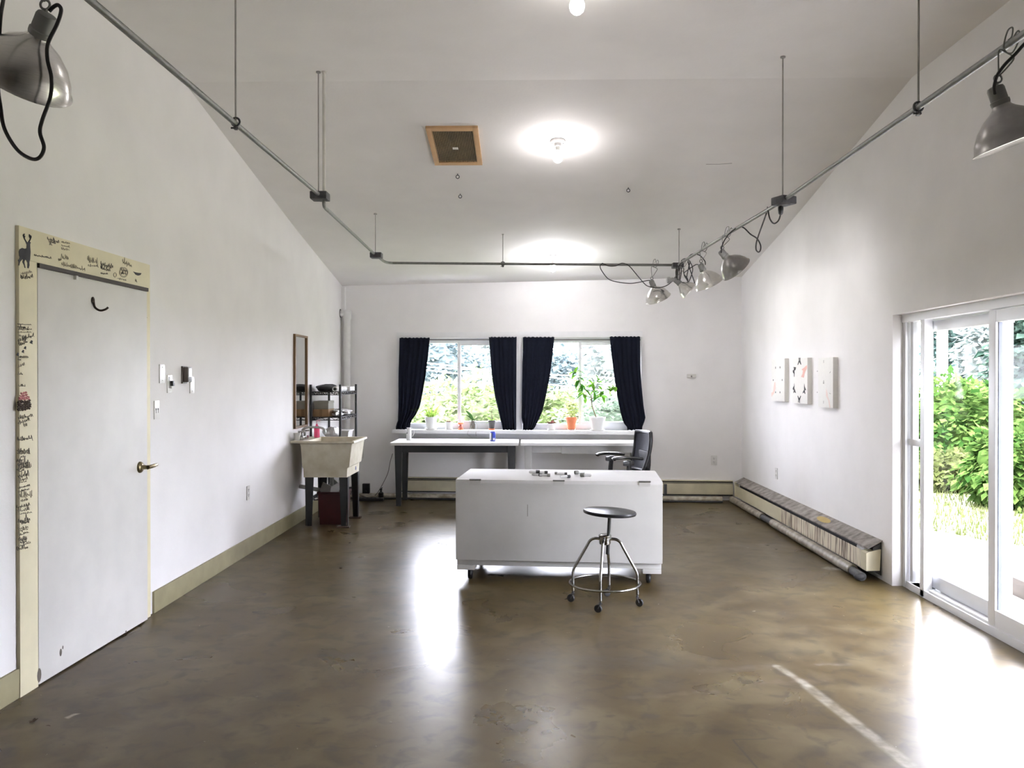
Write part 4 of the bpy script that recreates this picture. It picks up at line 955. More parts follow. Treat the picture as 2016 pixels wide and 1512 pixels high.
# ------------------------------------------------------------------ bare bulbs on the ceiling
PORC = mat('grey_porcelain', (0.36, 0.35, 0.34), 0.4)
slope = math.atan2(2.97 - 3.485, 8.47 - 5.68)
def ceiling_bulb(p, tilt, label, BULBM):
    t = thing('ceiling_light', label, 'light', p, 0, 'bare bulb lampholders on the ceiling'); Mt = Matrix.Rotation(tilt, 4, 'X') @ Matrix.Rotation(PI, 4, 'X')
    MB().lathe([(.058, 0), (.060, .010), (.054, .020), (.030, .026), (.026, .05), (.022, .052)], Mt, 28).build('lampholder', PORC, t)
    q = MB()
    for s in (-1, 1): q.lathe([(.006, .017), (.006, .024)], Mt @ Matrix.Translation((s * .042, 0, 0)), 8)
    q.build('screws', IRON, t)
    MB().lathe([(.016, .05), (.017, .075), (.024, .09)], Mt, 18, False).build('bulb_collar', PLATE, t)
    MB().lathe([(.016, .085), (.030, .108), (.038, .130), (.0385, .145), (.032, .165), (.018, .178), (0, .181)], Mt, 24, False).build('bulb', BULBM, t)
    return t
c2 = on_ceil(1098, 277); c3 = on_ceil(1088, 504); c1 = on_ceil(1136, -42)
ceiling_bulb(c1, 0, 'lit bare bulb at the top edge of the photo, nearest the camera', BULBS[0])
ceiling_bulb(c2, slope, 'lit bare bulb on the sloping ceiling right of the brown vent', BULBS[1])
ceiling_bulb(c3, slope, 'lit bare bulb near the back wall behind the conduit', BULBS[2])

# ------------------------------------------------------------------ ceiling vent
ca, cb_, cc, ce = on_ceil(842, 247.5), on_ceil(945, 247), on_ceil(946, 320.5), on_ceil(852, 321)
cen = (ca + cb_ + cc + ce) / 4; W2, L2_ = (cb_ - ca).length / 2, ((ce - ca).length + (cc - cb_).length) / 4
t = thing('ceiling_vent', 'ceiling vent with a tan frame and dark slatted grille', 'vent', cen); t.rotation_euler = (slope, 0, 0)
TAN = mat('tan_vent_frame', srgb(186, 150, 108), 0.55, var=0.08, scale=10)
q = MB(); w = .040; wl_ = .05
q.b2((-W2, -L2_, -.022), (-W2 + w, L2_, .004), .003); q.b2((W2 - w, -L2_, -.022), (W2, L2_, .004), .003); q.b2((-W2 + w, -L2_, -.022), (W2 - w, -L2_ + wl_, .004), .003); q.b2((-W2 + w, L2_ - wl_, -.022), (W2 - w, L2_, .004), .003)
q.build('frame', TAN, t)
MB().b2((-W2 + w, -L2_ + wl_, -.002), (W2 - w, L2_ - wl_, .004)).build('backing', mat('dark_duct', (0.03, 0.022, 0.014), 0.9), t)
q = MB(); ns = 24
for k in range(ns):
    x = -W2 + w + (2 * W2 - 2 * w) * (k + .5) / ns; q.b2((x - .0028, -L2_ + wl_, -.016), (x + .0028, L2_ - wl_, -.004))
q.build('grille', mat('brown_grille', srgb(124, 104, 74), 0.5, var=0.25, scale=8), t, smooth=False)
MB().box((.0, .02, -.018), (.045, .034, .003)).build('sticker', PLATE, t)

# screw eyes and marks on the ceiling
for px, py, lb in ((901, 342, 'screw eye in the ceiling just below the brown vent'), (906, 381, 'screw eye in the ceiling farther back below the vent'), (1237, 369, 'small hook in the ceiling right of the middle bulb')):
    p = on_ceil(px, py); t = thing('screw_eye', lb, 'hook', p, 0, 'screw eyes in the ceiling')
    MB().cyl((0, 0, -.012), (0, 0, .01), .004, seg=8).build('shank', IRON, t)
    MB().torus((0, 0, 0), .014, .0035, Matrix.Translation((0, 0, -.027)) @ Matrix.Rotation(PI / 2, 4, 'X'), 18, 6).build('eye', IRON, t)
p, p2 = on_ceil(1390, 323), on_ceil(1441, 321)
t = MB().tube([p, p.lerp(p2, .5) + V((0, .01, -.001)), p2], .0035, 5).build('ceiling_crack', mat('crack_line', (0.2, 0.19, 0.17), 0.8)); tag(t, 'thin dark crack in the ceiling between the bulb and the right conduit', 'crack')
# ------------------------------------------------------------------ plates, outlets and the like
def plate(name, label, cat, p, n, w=.072, h=.116, kind='outlet'):
    """wall plate centred at p, facing n; local x along the wall, y up"""
    t = thing(name, label, cat, p); zx = V((0, 0, 1)); X = zx.cross(V(n)).normalized(); M = Matrix((X, zx, V(n))).transposed().to_4x4()
    q = MB(); q.box((0, 0, .003), (w, h, .006), None, .002); q.v = [M @ v for v in q.v]; q.build('cover_plate', PLATE, t)
    q = MB()
    if kind == 'outlet':
        for s in (-1, 1):
            for bx, by, bw_, bh in ((-.008, s * .022 + .004, .0028, .011), (.008, s * .022 + .004, .0028, .011), (0, s * .022 - .009, .006, .006)):
                q = MB(); q.box((bx, by, .0062), (bw_, bh, .002)); q.v = [M @ v for v in q.v]; q.build('socket_slot', DARKSLOT, t)
    elif kind == 'twoslot':
        for x in (-.014, .014):
            q = MB(); q.box((x, .005, .0062), (.013, .012, .002)); q.box((x, -.007, .0062), (.005, .024, .002))
            q.v = [M @ v for v in q.v]; q.build('socket_slot', DARKSLOT, t)
    elif kind == 'switch':
        q.box((-.008, .01, .006), (.024, .075, .003), None, .001); q.v = [M @ v for v in q.v]; q.build('switch_recess', mat('grey_switch_recess', (0.45, 0.44, 0.43), 0.5), t)
        q = MB(); q.box((.012, .004, .014), (.026, .034, .024), None, .003); q.v = [M @ v for v in q.v]; q.build('knob', BLACK, t)
        q = MB(); q.box((.010, -.022, .010), (.014, .014, .012), None, .002); q.v = [M @ v for v in q.v]; q.build('slider', PLATE, t)
    else:
        for s in (-1, 1): q.ball((0, s * .042, .006), .003, 1, 1, .6, u=8, w=6)
        q.v = [M @ v for v in q.v]; q.build('screws', STEEL, t)
    return t
NL = (1, 0, 0); NB = tuple(BN); NR = (-1, 0, 0)
plate('wall_plate', 'blank white wall plate above and left of the dimmer switch', 'wall plate', wl(318, 736), NL, kind='blank', w=.075, h=.12)
plate('dimmer_switch', 'white wall dimmer with a black knob beside the thermostat', 'switch', wl(333, 756), NL, kind='switch')
plate('wall_plate', 'blank white wall plate just under the brown thermostat', 'wall plate', wl(377, 758), NL, kind='blank')
plate('wall_outlet', 'wall outlet with two dark sockets right beside the door casing', 'outlet', wl(307.5, 807), NL, kind='twoslot')
plate('wall_outlet', 'white outlet low on the left wall past the door', 'outlet', wl(488, 970), NL)
plate('wall_outlet', 'white outlet low on the back wall right of the chair', 'outlet', on_back(1405.5, 906), NB)
plate('wall_outlet', 'white outlet on the right wall below the three canvases', 'outlet', on_x(1529, 932, XR), NR)
t = thing('thermostat', 'brown box thermostat on the left wall beside the dimmer', 'thermostat', wl(361, 738))
TB = mat('brown_thermostat', (0.075, 0.062, 0.052), 0.4)
MB().box((.006, 0, 0), (.012, .078, .118), None, .003).build('back_plate', TB, t)
MB().box((.028, .002, .002), (.034, .062, .104), None, .005).build('housing', TB, t)
MB().box((.0455, .004, .016), (.003, .044, .056)).build('dial_window', PLATE, t)
q = MB()
for z in (-.022, -.032, -.041): q.box((.046, .004, z), (.003, .05, .004))
q.build('vent_slots', mat('dark_slot', (0.03, 0.03, 0.03), 0.6), t)
t = thing('wall_sensor', 'small white sensor on the back wall right of the curtains', 'sensor', on_back(1361, 740)); t.rotation_euler = (0, 0, BA)
MB().box((0, -.012, 0), (.11, .022, .045), None, .01).build('housing', PLATE, t); MB().ball((0, -.024, -.006), .010, 1, .5, 1).build('lens', mat('grey_lens', (0.25, 0.25, 0.24), 0.3), t)
plate('wall_outlet', 'pale outlet low on the back wall between sink and dark-legged table', 'outlet', on_back(711, 893), NB)

# ------------------------------------------------------------------ canvases on the right wall
CANV = mat('primed_canvas', (0.84, 0.83, 0.80), 0.8, var=0.02, scale=60, bump=0.05, bscale=300)
PK = mat('pink_wash', srgb(236, 206, 198), 0.8, var=0.05); PK2 = mat('deep_pink_wash', srgb(232, 186, 176), 0.8, var=0.08); PK3 = mat('pale_pink_wash', srgb(236, 218, 212), 0.8, var=0.03)
GREYM = mat('grey_paint_mark', (0.10, 0.10, 0.095), 0.7); PALEG = mat('pale_grey_mark', (0.42, 0.41, 0.40), 0.8)
CX = XR - .042
def canvas(label, pxr, pxl, y0, y1, ox=1480, oy=680, k=10.08):
    a = on_x(pxr, y0, CX); b = on_x(pxr, y1, CX); l = on_x(pxl, y0, CX)
    t = thing('painted_canvas', label, 'painting', (XR, (a.y + l.y) / 2, b.z), 0, 'canvases on the right wall')
    MB().b2((CX, a.y, b.z), (XR, l.y, a.z), .002).build('canvas', CANV, t, world=True)
    return t
def marks(t, name, polys, m, ox=1480, oy=680, k=10.08):
    q = MB()
    for poly in polys:
        pts = [on_x(ox + x / k, oy + y / k, CX) for x, y in poly]
        M = Matrix(((0, 0, -1, CX + .0005), (1, 0, 0, 0), (0, 1, 0, 0), (0, 0, 0, 1)))
        q.prism([(p.y, p.z) for p in pts], M, .0015)
    q.build(name, m, t, world=True, smooth=False)
t = canvas('white canvas with six small dark dashes, farthest from the glass door', 1544.5, 1519, 705.5, 791)
dash = lambda x, y, w, h: [(x - w, y - h), (x + w, y - h), (x + w, y + h), (x - w, y + h)]
marks(t, 'small_dashes', [dash(473, 443, 5, 20), dash(561, 436, 6, 20), dash(428, 689, 6, 15), dash(604, 687, 6, 18), dash(473, 930, 6, 16), dash(561, 932, 6, 18)], GREYM)
marks(t, 'pink_figure', [[(450, 740), (468, 728), (475, 850), (455, 910), (440, 960), (415, 985), (396, 1020), (392, 940), (425, 920), (430, 860)]], PK)
t = canvas('canvas with a ring of bold black insect-like shapes and a pink patch', 1589.5, 1560, 704, 795.5)
marks(t, 'black_shapes', [[(930, 245), (944, 245), (944, 300), (950, 300), (950, 245), (966, 245), (964, 300), (985, 382), (970, 380), (946, 330), (918, 390), (908, 386), (934, 300)],
                          [(828, 425), (845, 432), (862, 430), (880, 435), (868, 490), (848, 500), (850, 560), (846, 625), (838, 625), (836, 560), (818, 540), (814, 490), (830, 495), (838, 460)],
                          [(842, 748), (848, 810), (846, 850), (862, 890), (876, 945), (858, 940), (846, 920), (830, 948), (824, 945), (836, 890), (812, 870), (820, 830), (836, 810)],
                          [(1046, 758), (1054, 820), (1078, 880), (1070, 895), (1054, 885), (1058, 920), (1064, 962), (1050, 962), (1040, 930), (1012, 955), (1018, 920), (1040, 880), (1040, 820)],
                          [(908, 998), (918, 1000), (944, 1050), (968, 998), (978, 1002), (958, 1075), (956, 1140), (944, 1138), (944, 1085), (936, 1085), (932, 1132), (920, 1130), (926, 1072)]], INK)
marks(t, 'pink_patch', [[(1096, 390), (1100, 450), (1068, 510), (1050, 560), (1034, 640), (980, 625), (1010, 560), (1018, 500), (990, 478), (1030, 450)]], PK2)
t = canvas('nearly blank canvas with faint grey ticks, nearest the glass door', 1640, 1611, 703, 803.5)
marks(t, 'grey_ticks', [dash(1427, 320, 3, 28), dash(1303, 512, 6, 10), [(1545, 545), (1560, 515), (1566, 520), (1552, 552)], [(1424, 690), (1430, 690), (1438, 762), (1414, 762)], dash(1300, 930, 5, 12), [(1540, 940), (1572, 962), (1564, 968), (1538, 948)], dash(1424, 1125, 3, 28)], PALEG)
marks(t, 'pink_streak', [[(1476, 850), (1490, 900), (1508, 950), (1510, 1010), (1545, 1100), (1562, 1240), (1545, 1238), (1520, 1090), (1474, 1000)]], PK3)

# ------------------------------------------------------------------ curtains
CURT = mat('midnight_blue_curtain', (0.0040, 0.0055, 0.0115), 0.95, var=0.15, scale=30, spec=0.15)
def lerp_tab(tab, y):
    for (a, xa), (b, xb) in zip(tab, tab[1:]):
        if y <= b: return xa + (xb - xa) * (y - a) / (b - a)
    return tab[-1][1]
def curtain(label, left, right, yt, yb, seed):
    rng = random.Random(seed); ny, nx = 30, 60; vs = []; fs = []; ph = rng.uniform(0, 6)
    for back in (0, 1):
        for i in range(ny + 1):
            f = i / ny; py = yt + (yb - yt) * f; xl, xr = lerp_tab(left, py), lerp_tab(right, py)
            dens = 6 + 0 * f
            for j in range(nx + 1):
                g = j / nx; amp = .005 + .009 * f
                w = amp * math.sin(g * dens * 2 * PI + ph + .5 * math.sin(3 * f)) + .006 * math.sin(g * 17 + ph * 2)
                px = xl + (xr - xl) * (g + .012 * math.sin(f * 9 + g * 20) * math.sin(PI * g))
                p = on_back(px, py + (0.6 * math.sin(g * 50 + ph) if i == 0 else (1.2 * math.sin(g * 23 + ph) if i == ny else 0)), .060); p = p + BN * (w - back * .004); vs.append(p)
    N = (ny + 1) * (nx + 1)
    for s in (0, N):
        for i in range(ny):
            for j in range(nx): a = s + i * (nx + 1) + j; fs.append([a, a + 1, a + nx + 2, a + nx + 1])
    edge = [(i * (nx + 1), (i + 1) * (nx + 1)) for i in range(ny)] + [(i * (nx + 1) + nx, (i + 1) * (nx + 1) + nx) for i in range(ny)] + [(j, j + 1) for j in range(nx)] + [(ny * (nx + 1) + j, ny * (nx + 1) + j + 1) for j in range(nx)]
    for a, b in edge: fs.append([a, b, N + b, N + a])
    q = MB(); q.add(vs, fs); t = q.build('curtain', CURT, angle=180)
    tag(t, label, 'curtain', 'dark curtains on the back windows')
curtain('dark curtain at the left edge of the left window', [(660, 787), (700, 786), (740, 785), (800, 785), (828, 784), (838, 780), (850, 780)], [(660, 846.5), (700, 843), (740, 838), (770, 833), (800, 827), (815, 820), (830, 809), (850, 806)], 665, 846, 1)
curtain('dark curtain at the right side of the left window', [(660, 962), (700, 965), (740, 968), (780, 974), (810, 981), (835, 987), (850, 990)], [(660, 1017), (850, 1016)], 663.5, 846.5, 2)
curtain('dark curtain at the left side of the right window', [(660, 1029.5), (700, 1029), (780, 1027.5), (825, 1027), (836, 1030), (850, 1029)], [(660, 1092), (700, 1088), (740, 1083), (780, 1075), (810, 1068), (832, 1058), (840, 1054), (850, 1047)], 663.5, 847, 3)
curtain('dark curtain at the right edge of the right window', [(660, 1200), (700, 1204), (740, 1209), (780, 1215), (810, 1221), (832, 1227), (840, 1234), (850, 1236)], [(660, 1260), (720, 1260), (760, 1263), (800, 1267), (822, 1270.5), (832, 1268), (838, 1264.5), (850, 1264)], 662.5, 846.5, 4)
for a, b, lb in ((788, 1017, 'thin dark curtain rod across the top of the left window'), (1030, 1261, 'thin dark curtain rod across the top of the right window')):
    t = thing('curtain_rod', lb, 'curtain rod', on_back((a + b) / 2, 669, .035)); p, q_ = on_back(a, 669, .035), on_back(b, 669, .035)
    MB().cyl(p, q_, .007, seg=10).build('rod', mat('dark_rod', (0.10, 0.10, 0.095), 0.4, 0.5), t, world=True)
    m = MB()
    for x in (a + 3, b - 3): e = on_back(x, 669, 0); m.cyl(e, e + BN * .035, .006, seg=8)
    m.build('bracket', mat('dark_rod', (0.10, 0.10, 0.095), 0.4, 0.5), t, world=True)

# ------------------------------------------------------------------ plants on the sill
SILLZ = ZB
def onsill(px, off=.07):
    p = on_back(px, 842, off); p.z = SILLZ + .001; return p
POTW = mat('white_ceramic_pot', (0.82, 0.82, 0.82), 0.3, var=0.02); SOIL = mat('potting_soil', (0.05, 0.035, 0.025), 0.9, var=0.3)
TERRA = mat('terracotta', srgb(196, 112, 72), 0.7, var=0.08); STEM = mat('plant_stem', srgb(90, 76, 44), 0.7)
LEAFL = leafmat('lemon_leaf', (0.020, 0.075, 0.010), (0.110, 0.235, 0.030)); LEAFD = leafmat('dark_leaf', (0.008, 0.022, 0.006), (0.022, 0.050, 0.014))
LEAFG = leafmat('grassy_leaf', (0.06, 0.12, 0.015), (0.18, 0.26, 0.05)); LEAFY = leafmat('pale_leaf', (0.35, 0.42, 0.16), (0.62, 0.64, 0.30)); LEAFR = leafmat('reddish_leaf', (0.04, 0.018, 0.014), (0.12, 0.045, 0.04))
def pot(t, r0, r1, h, m, saucer=None, rim=True):
    pr = [(r0, .0), (r1, h)] if not rim else [(r0, 0), (r0 + (r1 - r0) * .72, h * .78), (r1 * 1.02, h * .79), (r1 * 1.04, h)]
    pr = pr + [(r1 * .9, h), (r1 * .86, h * .85)]
    z0 = .012 if saucer else 0
    MB().lathe([(r, z + z0) for r, z in pr], None, 28, False).add([V((r0 * math.cos(k * PI / 8), r0 * math.sin(k * PI / 8), z0)) for k in range(16)], [list(range(16))]).build('pot', m, t)
    MB().lathe([(r1 * .88, h * .84 + z0), (0, h * .88 + z0)], None, 20, False).build('soil', SOIL, t)
    if saucer: MB().lathe([(0, 0), (r0 * 1.15, 0), (r0 * 1.4, .016), (r0 * 1.32, .016), (r0 * 1.1, .008), (0, .008)], None, 24, False).build('saucer', saucer, t)
    return h * .87 + z0
rp = random.Random(11)
def potted(px, label, r0, r1, h, m, saucer=None, rim=True, off=.07):
    t = thing('potted_plant', label, 'plant', onsill(px, off), 0, 'pots on the window sill'); return t, pot(t, r0, r1, h, m, saucer, rim)
t, z = potted(848.5, 'white pot of grassy green shoots beside the left curtain', .055, .077, .145, POTW, POTW, False)
q = MB()
for k in range(46):
    a = rp.uniform(0, 6.28); q.leaf((rp.uniform(-.04, .04), rp.uniform(-.04, .04), z), (math.cos(a) * rp.uniform(.1, .9), math.sin(a) * .7, 1), rp.uniform(.10, .24), .013, rp.uniform(.1, .7))
q.build('leaves', LEAFG, t, smooth=False)
t, z = potted(884, 'tiny white pot with brownish leaves left of the red jar', .036, .046, .085, POTW, POTW, False)
q = MB()
for k in range(9): a = k * .7; q.leaf((0, 0, z), (math.cos(a), math.sin(a) * .7, .7), rp.uniform(.04, .06), .024, .4)
q.build('leaves', LEAFR, t, smooth=False)
t = thing('plant_jar', 'small terracotta-lidded glass jar on a red saucer', 'jar', onsill(907), 0)
MB().lathe([(.0, 0), (.036, 0), (.040, .012), (.03, .012), (.028, .008)], None, 20, False).build('saucer', TERRA, t)
MB().lathe([(.02, .012), (.027, .022), (.029, .04), (.022, .055), (.02, .062), (.028, .070)], None, 20, False).build('glass_body', mat('reddish_glass', srgb(196, 120, 110), 0.2, alpha=.8), t)
MB().lathe([(.030, .068), (.040, .082), (.041, .090), (.012, .096), (0, .097)], None, 20, False).build('lid', TERRA, t)
MB().cyl((0, 0, .095), (0, 0, .115), .004, seg=8).build('knob', TERRA, t)
t = thing('orchid_jar', 'broad-leaved orchid with bare roots in a clear glass', 'plant', onsill(930.5), 0)
MB().lathe([(.030, 0), (.033, .01), (.040, .12), (.038, .12), (.031, .012), (0, .01)], None, 24, False).build('glass', CLEAR, t)
q = MB()
for k in range(16):
    a = rp.uniform(0, 6.28); r_ = rp.uniform(.01, .028); q.tube(smooth_path([V((math.cos(a) * r_ * .5, math.sin(a) * r_ * .5, .11)), V((math.cos(a + .6) * r_, math.sin(a + .6) * r_, .07)), V((math.cos(a + .2) * r_, math.sin(a + .2) * r_, .04)), V((math.cos(a + 1) * r_ * .8, math.sin(a + 1) * r_ * .8, .014))], 4), .0035, 5)
q.tube(smooth_path([V((.02, -.02, .11)), V((.05, -.045, .08)), V((.06, -.07, .02)), V((.045, -.085, -.03)), V((.05, -.09, -.07))], 4), .0025, 5)
q.tube(smooth_path([V((-.02, -.02, .11)), V((-.03, -.07, .03)), V((-.055, -.09, -.03)), V((-.05, -.092, -.06)), V((-.02, -.094, -.07))], 4), .0018, 5)
q.build('roots', mat('orchid_root', srgb(150, 140, 128), 0.6, var=0.3), t)
q = MB()
for d, L_, w in (((-.35, -.3, .9), .16, .07), ((.75, -.2, .45), .13, .055), ((.9, .3, .12), .11, .05), ((-.5, .3, .6), .12, .05), ((.3, -.5, .3), .10, .05)): q.leaf((0, 0, .115), d, L_, w, .25, None, 6)
q.build('leaves', LEAFD, t)
t, z = potted(968, 'slim dark grey pot with a bright leaf by the right curtain of that window', .030, .044, .105, mat('charcoal_pot', (0.045, 0.042, 0.04), 0.5), TERRA)
q = MB(); q.leaf((0, 0, z), (-.6, -.2, .8), .075, .055, .2, None, 5); q.leaf((0, 0, z), (-.9, .3, .1), .07, .03, .5); q.leaf((.01, 0, z), (.3, .3, .8), .05, .025, .3); q.build('leaves', leafmat('bright_leaf', (0.06, 0.16, 0.012), (0.16, 0.30, 0.04)), t)
MB().tube(smooth_path([V((0, 0, z)), V((.004, 0, z + .06)), V((-.003, 0, z + .13))], 4), .003, 6).build('stem', STEM, t)
t, z = potted(1085, 'tiny white pot with reddish leaves at the left of the right window', .036, .042, .07, POTW, POTW, False)
q = MB()
for k in range(14): a = rp.uniform(0, 6.28); q.leaf((0, 0, z), (math.cos(a), math.sin(a) * .6, rp.uniform(.1, 1)), rp.uniform(.05, .085), .04, .5)
q.build('leaves', LEAFR, t, smooth=False)
t, z = potted(1125, 'terracotta pot with a pale bushy plant on a glass saucer', .045, .072, .148, TERRA, CLEAR)
q = MB()
for k in range(150):
    a = rp.uniform(0, 6.28); h_ = rp.uniform(0, 1); r_ = rp.uniform(0, .10) * (1 - .4 * h_)
    q.leaf((math.cos(a) * r_, math.sin(a) * r_ * .8, z + .02 + h_ * .19), (math.cos(a), math.sin(a), rp.uniform(-.2, 1)), rp.uniform(.03, .055), .03, .4)
q.build('leaves', LEAFY, t, smooth=False)
q = MB()
for k in range(9): a = k * .7; q.tube(smooth_path([V((0, 0, z)), V((math.cos(a) * .03, math.sin(a) * .03, z + .08)), V((math.cos(a) * .07, math.sin(a) * .06, z + .17))], 3), .0025, 5)
q.build('stems', mat('green_stem', srgb(150, 160, 90), 0.6), t)
# lemon tree
t, z = potted(1176, 'tall leafy sapling in a big white pot in the right window', .065, .103, .165, POTW, None, False, .075)
MB().lathe([(0, 0), (.085, 0), (.09, .012), (.0, .012)], None, 24, False).build('saucer', POTW, t); o = t.location
yy = o.y
def tp(x, y, dy=0): return on_y(740 + x / 3.6, 640 + y / 3.6, yy + dy) - o
tk = MB(); tk.tube(smooth_path([tp(1562, 655), tp(1545, 610), tp(1532, 570), tp(1528, 525), tp(1524, 500)], 5), [.007] * 10 + [.006] * 11, 8)
br = [[(1524, 500, 0), (1500, 470, -.03), (1460, 440, -.05), (1440, 390, -.06), (1420, 345, -.05), (1412, 330, -.04)], [(1524, 500, 0), (1550, 480, .03), (1575, 455, .05), (1570, 410, .05), (1575, 385, .04)], [(1528, 520, 0), (1570, 500, -.05), (1610, 470, -.08), (1660, 450, -.10), (1700, 440, -.10)], [(1526, 510, 0), (1490, 500, .06), (1460, 480, .08)], [(1528, 520, 0), (1560, 520, .06), (1600, 500, .09)], [(1540, 480, 0), (1535, 440, -.02), (1545, 400, -.03)]]
for b_ in br: tk.tube(smooth_path([tp(*p) for p in b_], 4), .0035, 6)
tk.build('trunk', STEM, t)
q = MB(); lf = random.Random(5)
for b_ in br:
    pts = smooth_path([tp(*p) for p in b_], 4)
    for k in range(5, len(pts)):
        for m_ in range(1 if len(pts) > 15 else 2):
            a = lf.uniform(0, 6.28); q.leaf(pts[k], (math.cos(a), math.sin(a), lf.uniform(-.5, .6)), lf.uniform(.07, .125), lf.uniform(.035, .055), lf.uniform(.1, .6), None, 5)
for x, y, dx, dz, L_ in ((1400, 360, .9, .2, .11), (1410, 345, .2, .9, .10), (1390, 400, .9, .25, .12), (1400, 455, .9, .2, .15), (1460, 380, .9, .3, .13), (1480, 350, -.6, .6, .09), (1570, 405, .95, .35, .15), (1575, 400, -.1, .9, .09), (1540, 430, -.4, .8, .10), (1690, 440, -.5, .5, .09), (1665, 440, -.2, -.9, .10), (1545, 470, .2, -.9, .11), (1490, 520, -.2, -.7, .06)):
    q.leaf(tp(x, y, lf.uniform(-.05, .05)), (dx, lf.uniform(-.3, .3), dz), L_, .05, .25, None, 5)
q.build('leaves', LEAFL, t)

# ------------------------------------------------------------------ on the left table
TZ = .737
t = thing('pitcher', 'white enamel pitcher at the left end of the dark-legged table', 'pitcher', on_z(805, 866.5, TZ)); t.rotation_euler = (0, 0, R(-15))
MB().lathe([(.026, 0), (.030, .004), (.030, .06), (.024, .13), (.027, .15), (.025, .15), (.022, .13), (.027, .06), (.025, .008), (0, .008)], None, 24, False).build('body', POTW, t)
MB().tube(smooth_path([V((.026, 0, .13)), V((.05, 0, .135)), V((.064, 0, .10)), V((.055, 0, .06)), V((.03, 0, .04))], 5), .005, 8).build('handle', POTW, t)
q = MB(); q.box((-.012, -.0285, .085), (.008, .004, .014)); q.build('dark_mark', INK, t)
t = MB().blob(on_z(814, 859.5, TZ) + V((0, .0, .03)), .055, 1.35, 1, .55, .3, 8, 22, 14).build('crumpled_paper', mat('white_paper', (0.72, 0.72, 0.72), 0.8), angle=20); tag(t, 'crumpled white paper behind the pitcher on the table', 'paper')
t = thing('drink_can', 'blue and white can on the right part of the dark-legged table', 'can', on_z(970, 868.5, TZ)); t.rotation_euler = (0, 0, R(20))
MB().lathe([(.029, 0), (.033, .006), (.0335, .012), (.0335, .098), (.029, .108), (.027, .110), (.026, .106), (0, .106)], None, 28, False).build('can_body', mat('blue_can', srgb(38, 62, 168), 0.3, 0.2), t)
def patch(a0, a1, z0, z1, r_=.0338):
    n_ = 10; vs = []; fs = []
    for k in range(n_ + 1):
        a = R(a0 + (a1 - a0) * k / n_); vs += [V((r_ * math.cos(a), r_ * math.sin(a), z0)), V((r_ * math.cos(a), r_ * math.sin(a), z1))]
    for k in range(n_): fs.append([2 * k, 2 * k + 2, 2 * k + 3, 2 * k + 1])
    return MB().add(vs, fs)
patch(175, 225, .012, .1).build('white_band', PLATE, t); patch(225, 250, .012, .1).build('dark_band', mat('navy_band', (0.02, 0.025, 0.06), 0.4), t); patch(258, 300, .012, .038, .0340).build('label_panel', PLATE, t)

# ------------------------------------------------------------------ odds and ends on the floor under the window
def of(px, py): return on_z(px, py, 0)
yk = 10.12
t = thing('power_adapter', 'black box on the floor pipe left of the dark-legged table', 'box', on_y(721, 966, 10.15)); MB().box((0, 0, .06), (.085, .06, .12), None, .005).build('case', BLACK, t); MB().cyl((.0, -.03, .03), (0, -.045, .03), .01).build('jack', BLACK, t)
t.location.z = .075
t = thing('dark_bottle', 'small dark bottle on the floor beside the black box', 'bottle', on_z(750, 984, 0)); MB().lathe([(.03, 0), (.032, .004), (.032, .085), (.012, .10), (.012, .115), (.016, .117), (.016, .135), (0, .135)], None, 18).build('bottle', BLACK, t)
MB().cyl((0, 0, .135), (.018, 0, .15), .005, seg=8).build('nozzle', BLACK, t)
t = thing('power_strip', 'black power strip lying on the floor by the wall', 'power strip', on_z(735, 986, 0)); MB().box((-.02, -.02, .02), (.30, .05, .035), None, .006).build('case', BLACK, t)
q = MB()
for k in range(5): q.box((-.12 + k * .05, -.02, .038), (.022, .022, .003))
q.build('sockets', DARKSLOT, t)
t = MB().tube(smooth_path([on_y(773, 893, 9.9), on_y(768, 910, 10.0), on_y(764, 930, 10.1), on_y(756, 948, 10.15), on_y(746, 966, 10.1), V((on_z(738, 984, 0).x, on_z(738, 984, 0).y, .05))], 5), .0032, 6).build('floor_cable', CORD); tag(t, 'thin black cord running from the table edge to the floor', 'cord')
t = MB().tube(smooth_path([on_back(703, 918, .02), on_back(706, 935, .05), on_back(704, 955, .06), on_back(702, 968, .09), on_y(712, 976, 10.0), on_y(722, 979, 9.97)], 5), .003, 6).build('floor_cable', CORD); tag(t, 'thin black cord hanging from the back wall outlet near the sink', 'cord')
# dry leaf on the floor
p = of(66, 1423); q = MB(); rl = random.Random(2)
for k in range(7): a = k * .9 + rl.uniform(-.2, .2); q.leaf(p + V((0, 0, .004)), (math.cos(a), math.sin(a), rl.uniform(.1, .5)), rl.uniform(.014, .026), .012, rl.uniform(-.2, .4))
t = q.build('dry_leaf', mat('dry_leaf', srgb(66, 50, 38), 0.8)); tag(t, 'crumpled dry leaf on the floor near the door casing', 'leaf')
p = of(90, 1430); q = MB(); q.leaf(p + V((0, 0, .003)), (1, .2, .1), .02, .008, .3); t = q.build('leaf_fragment', mat('dry_leaf', srgb(66, 50, 38), 0.8)); tag(t, 'tiny dark leaf scrap right of the dry leaf', 'leaf')
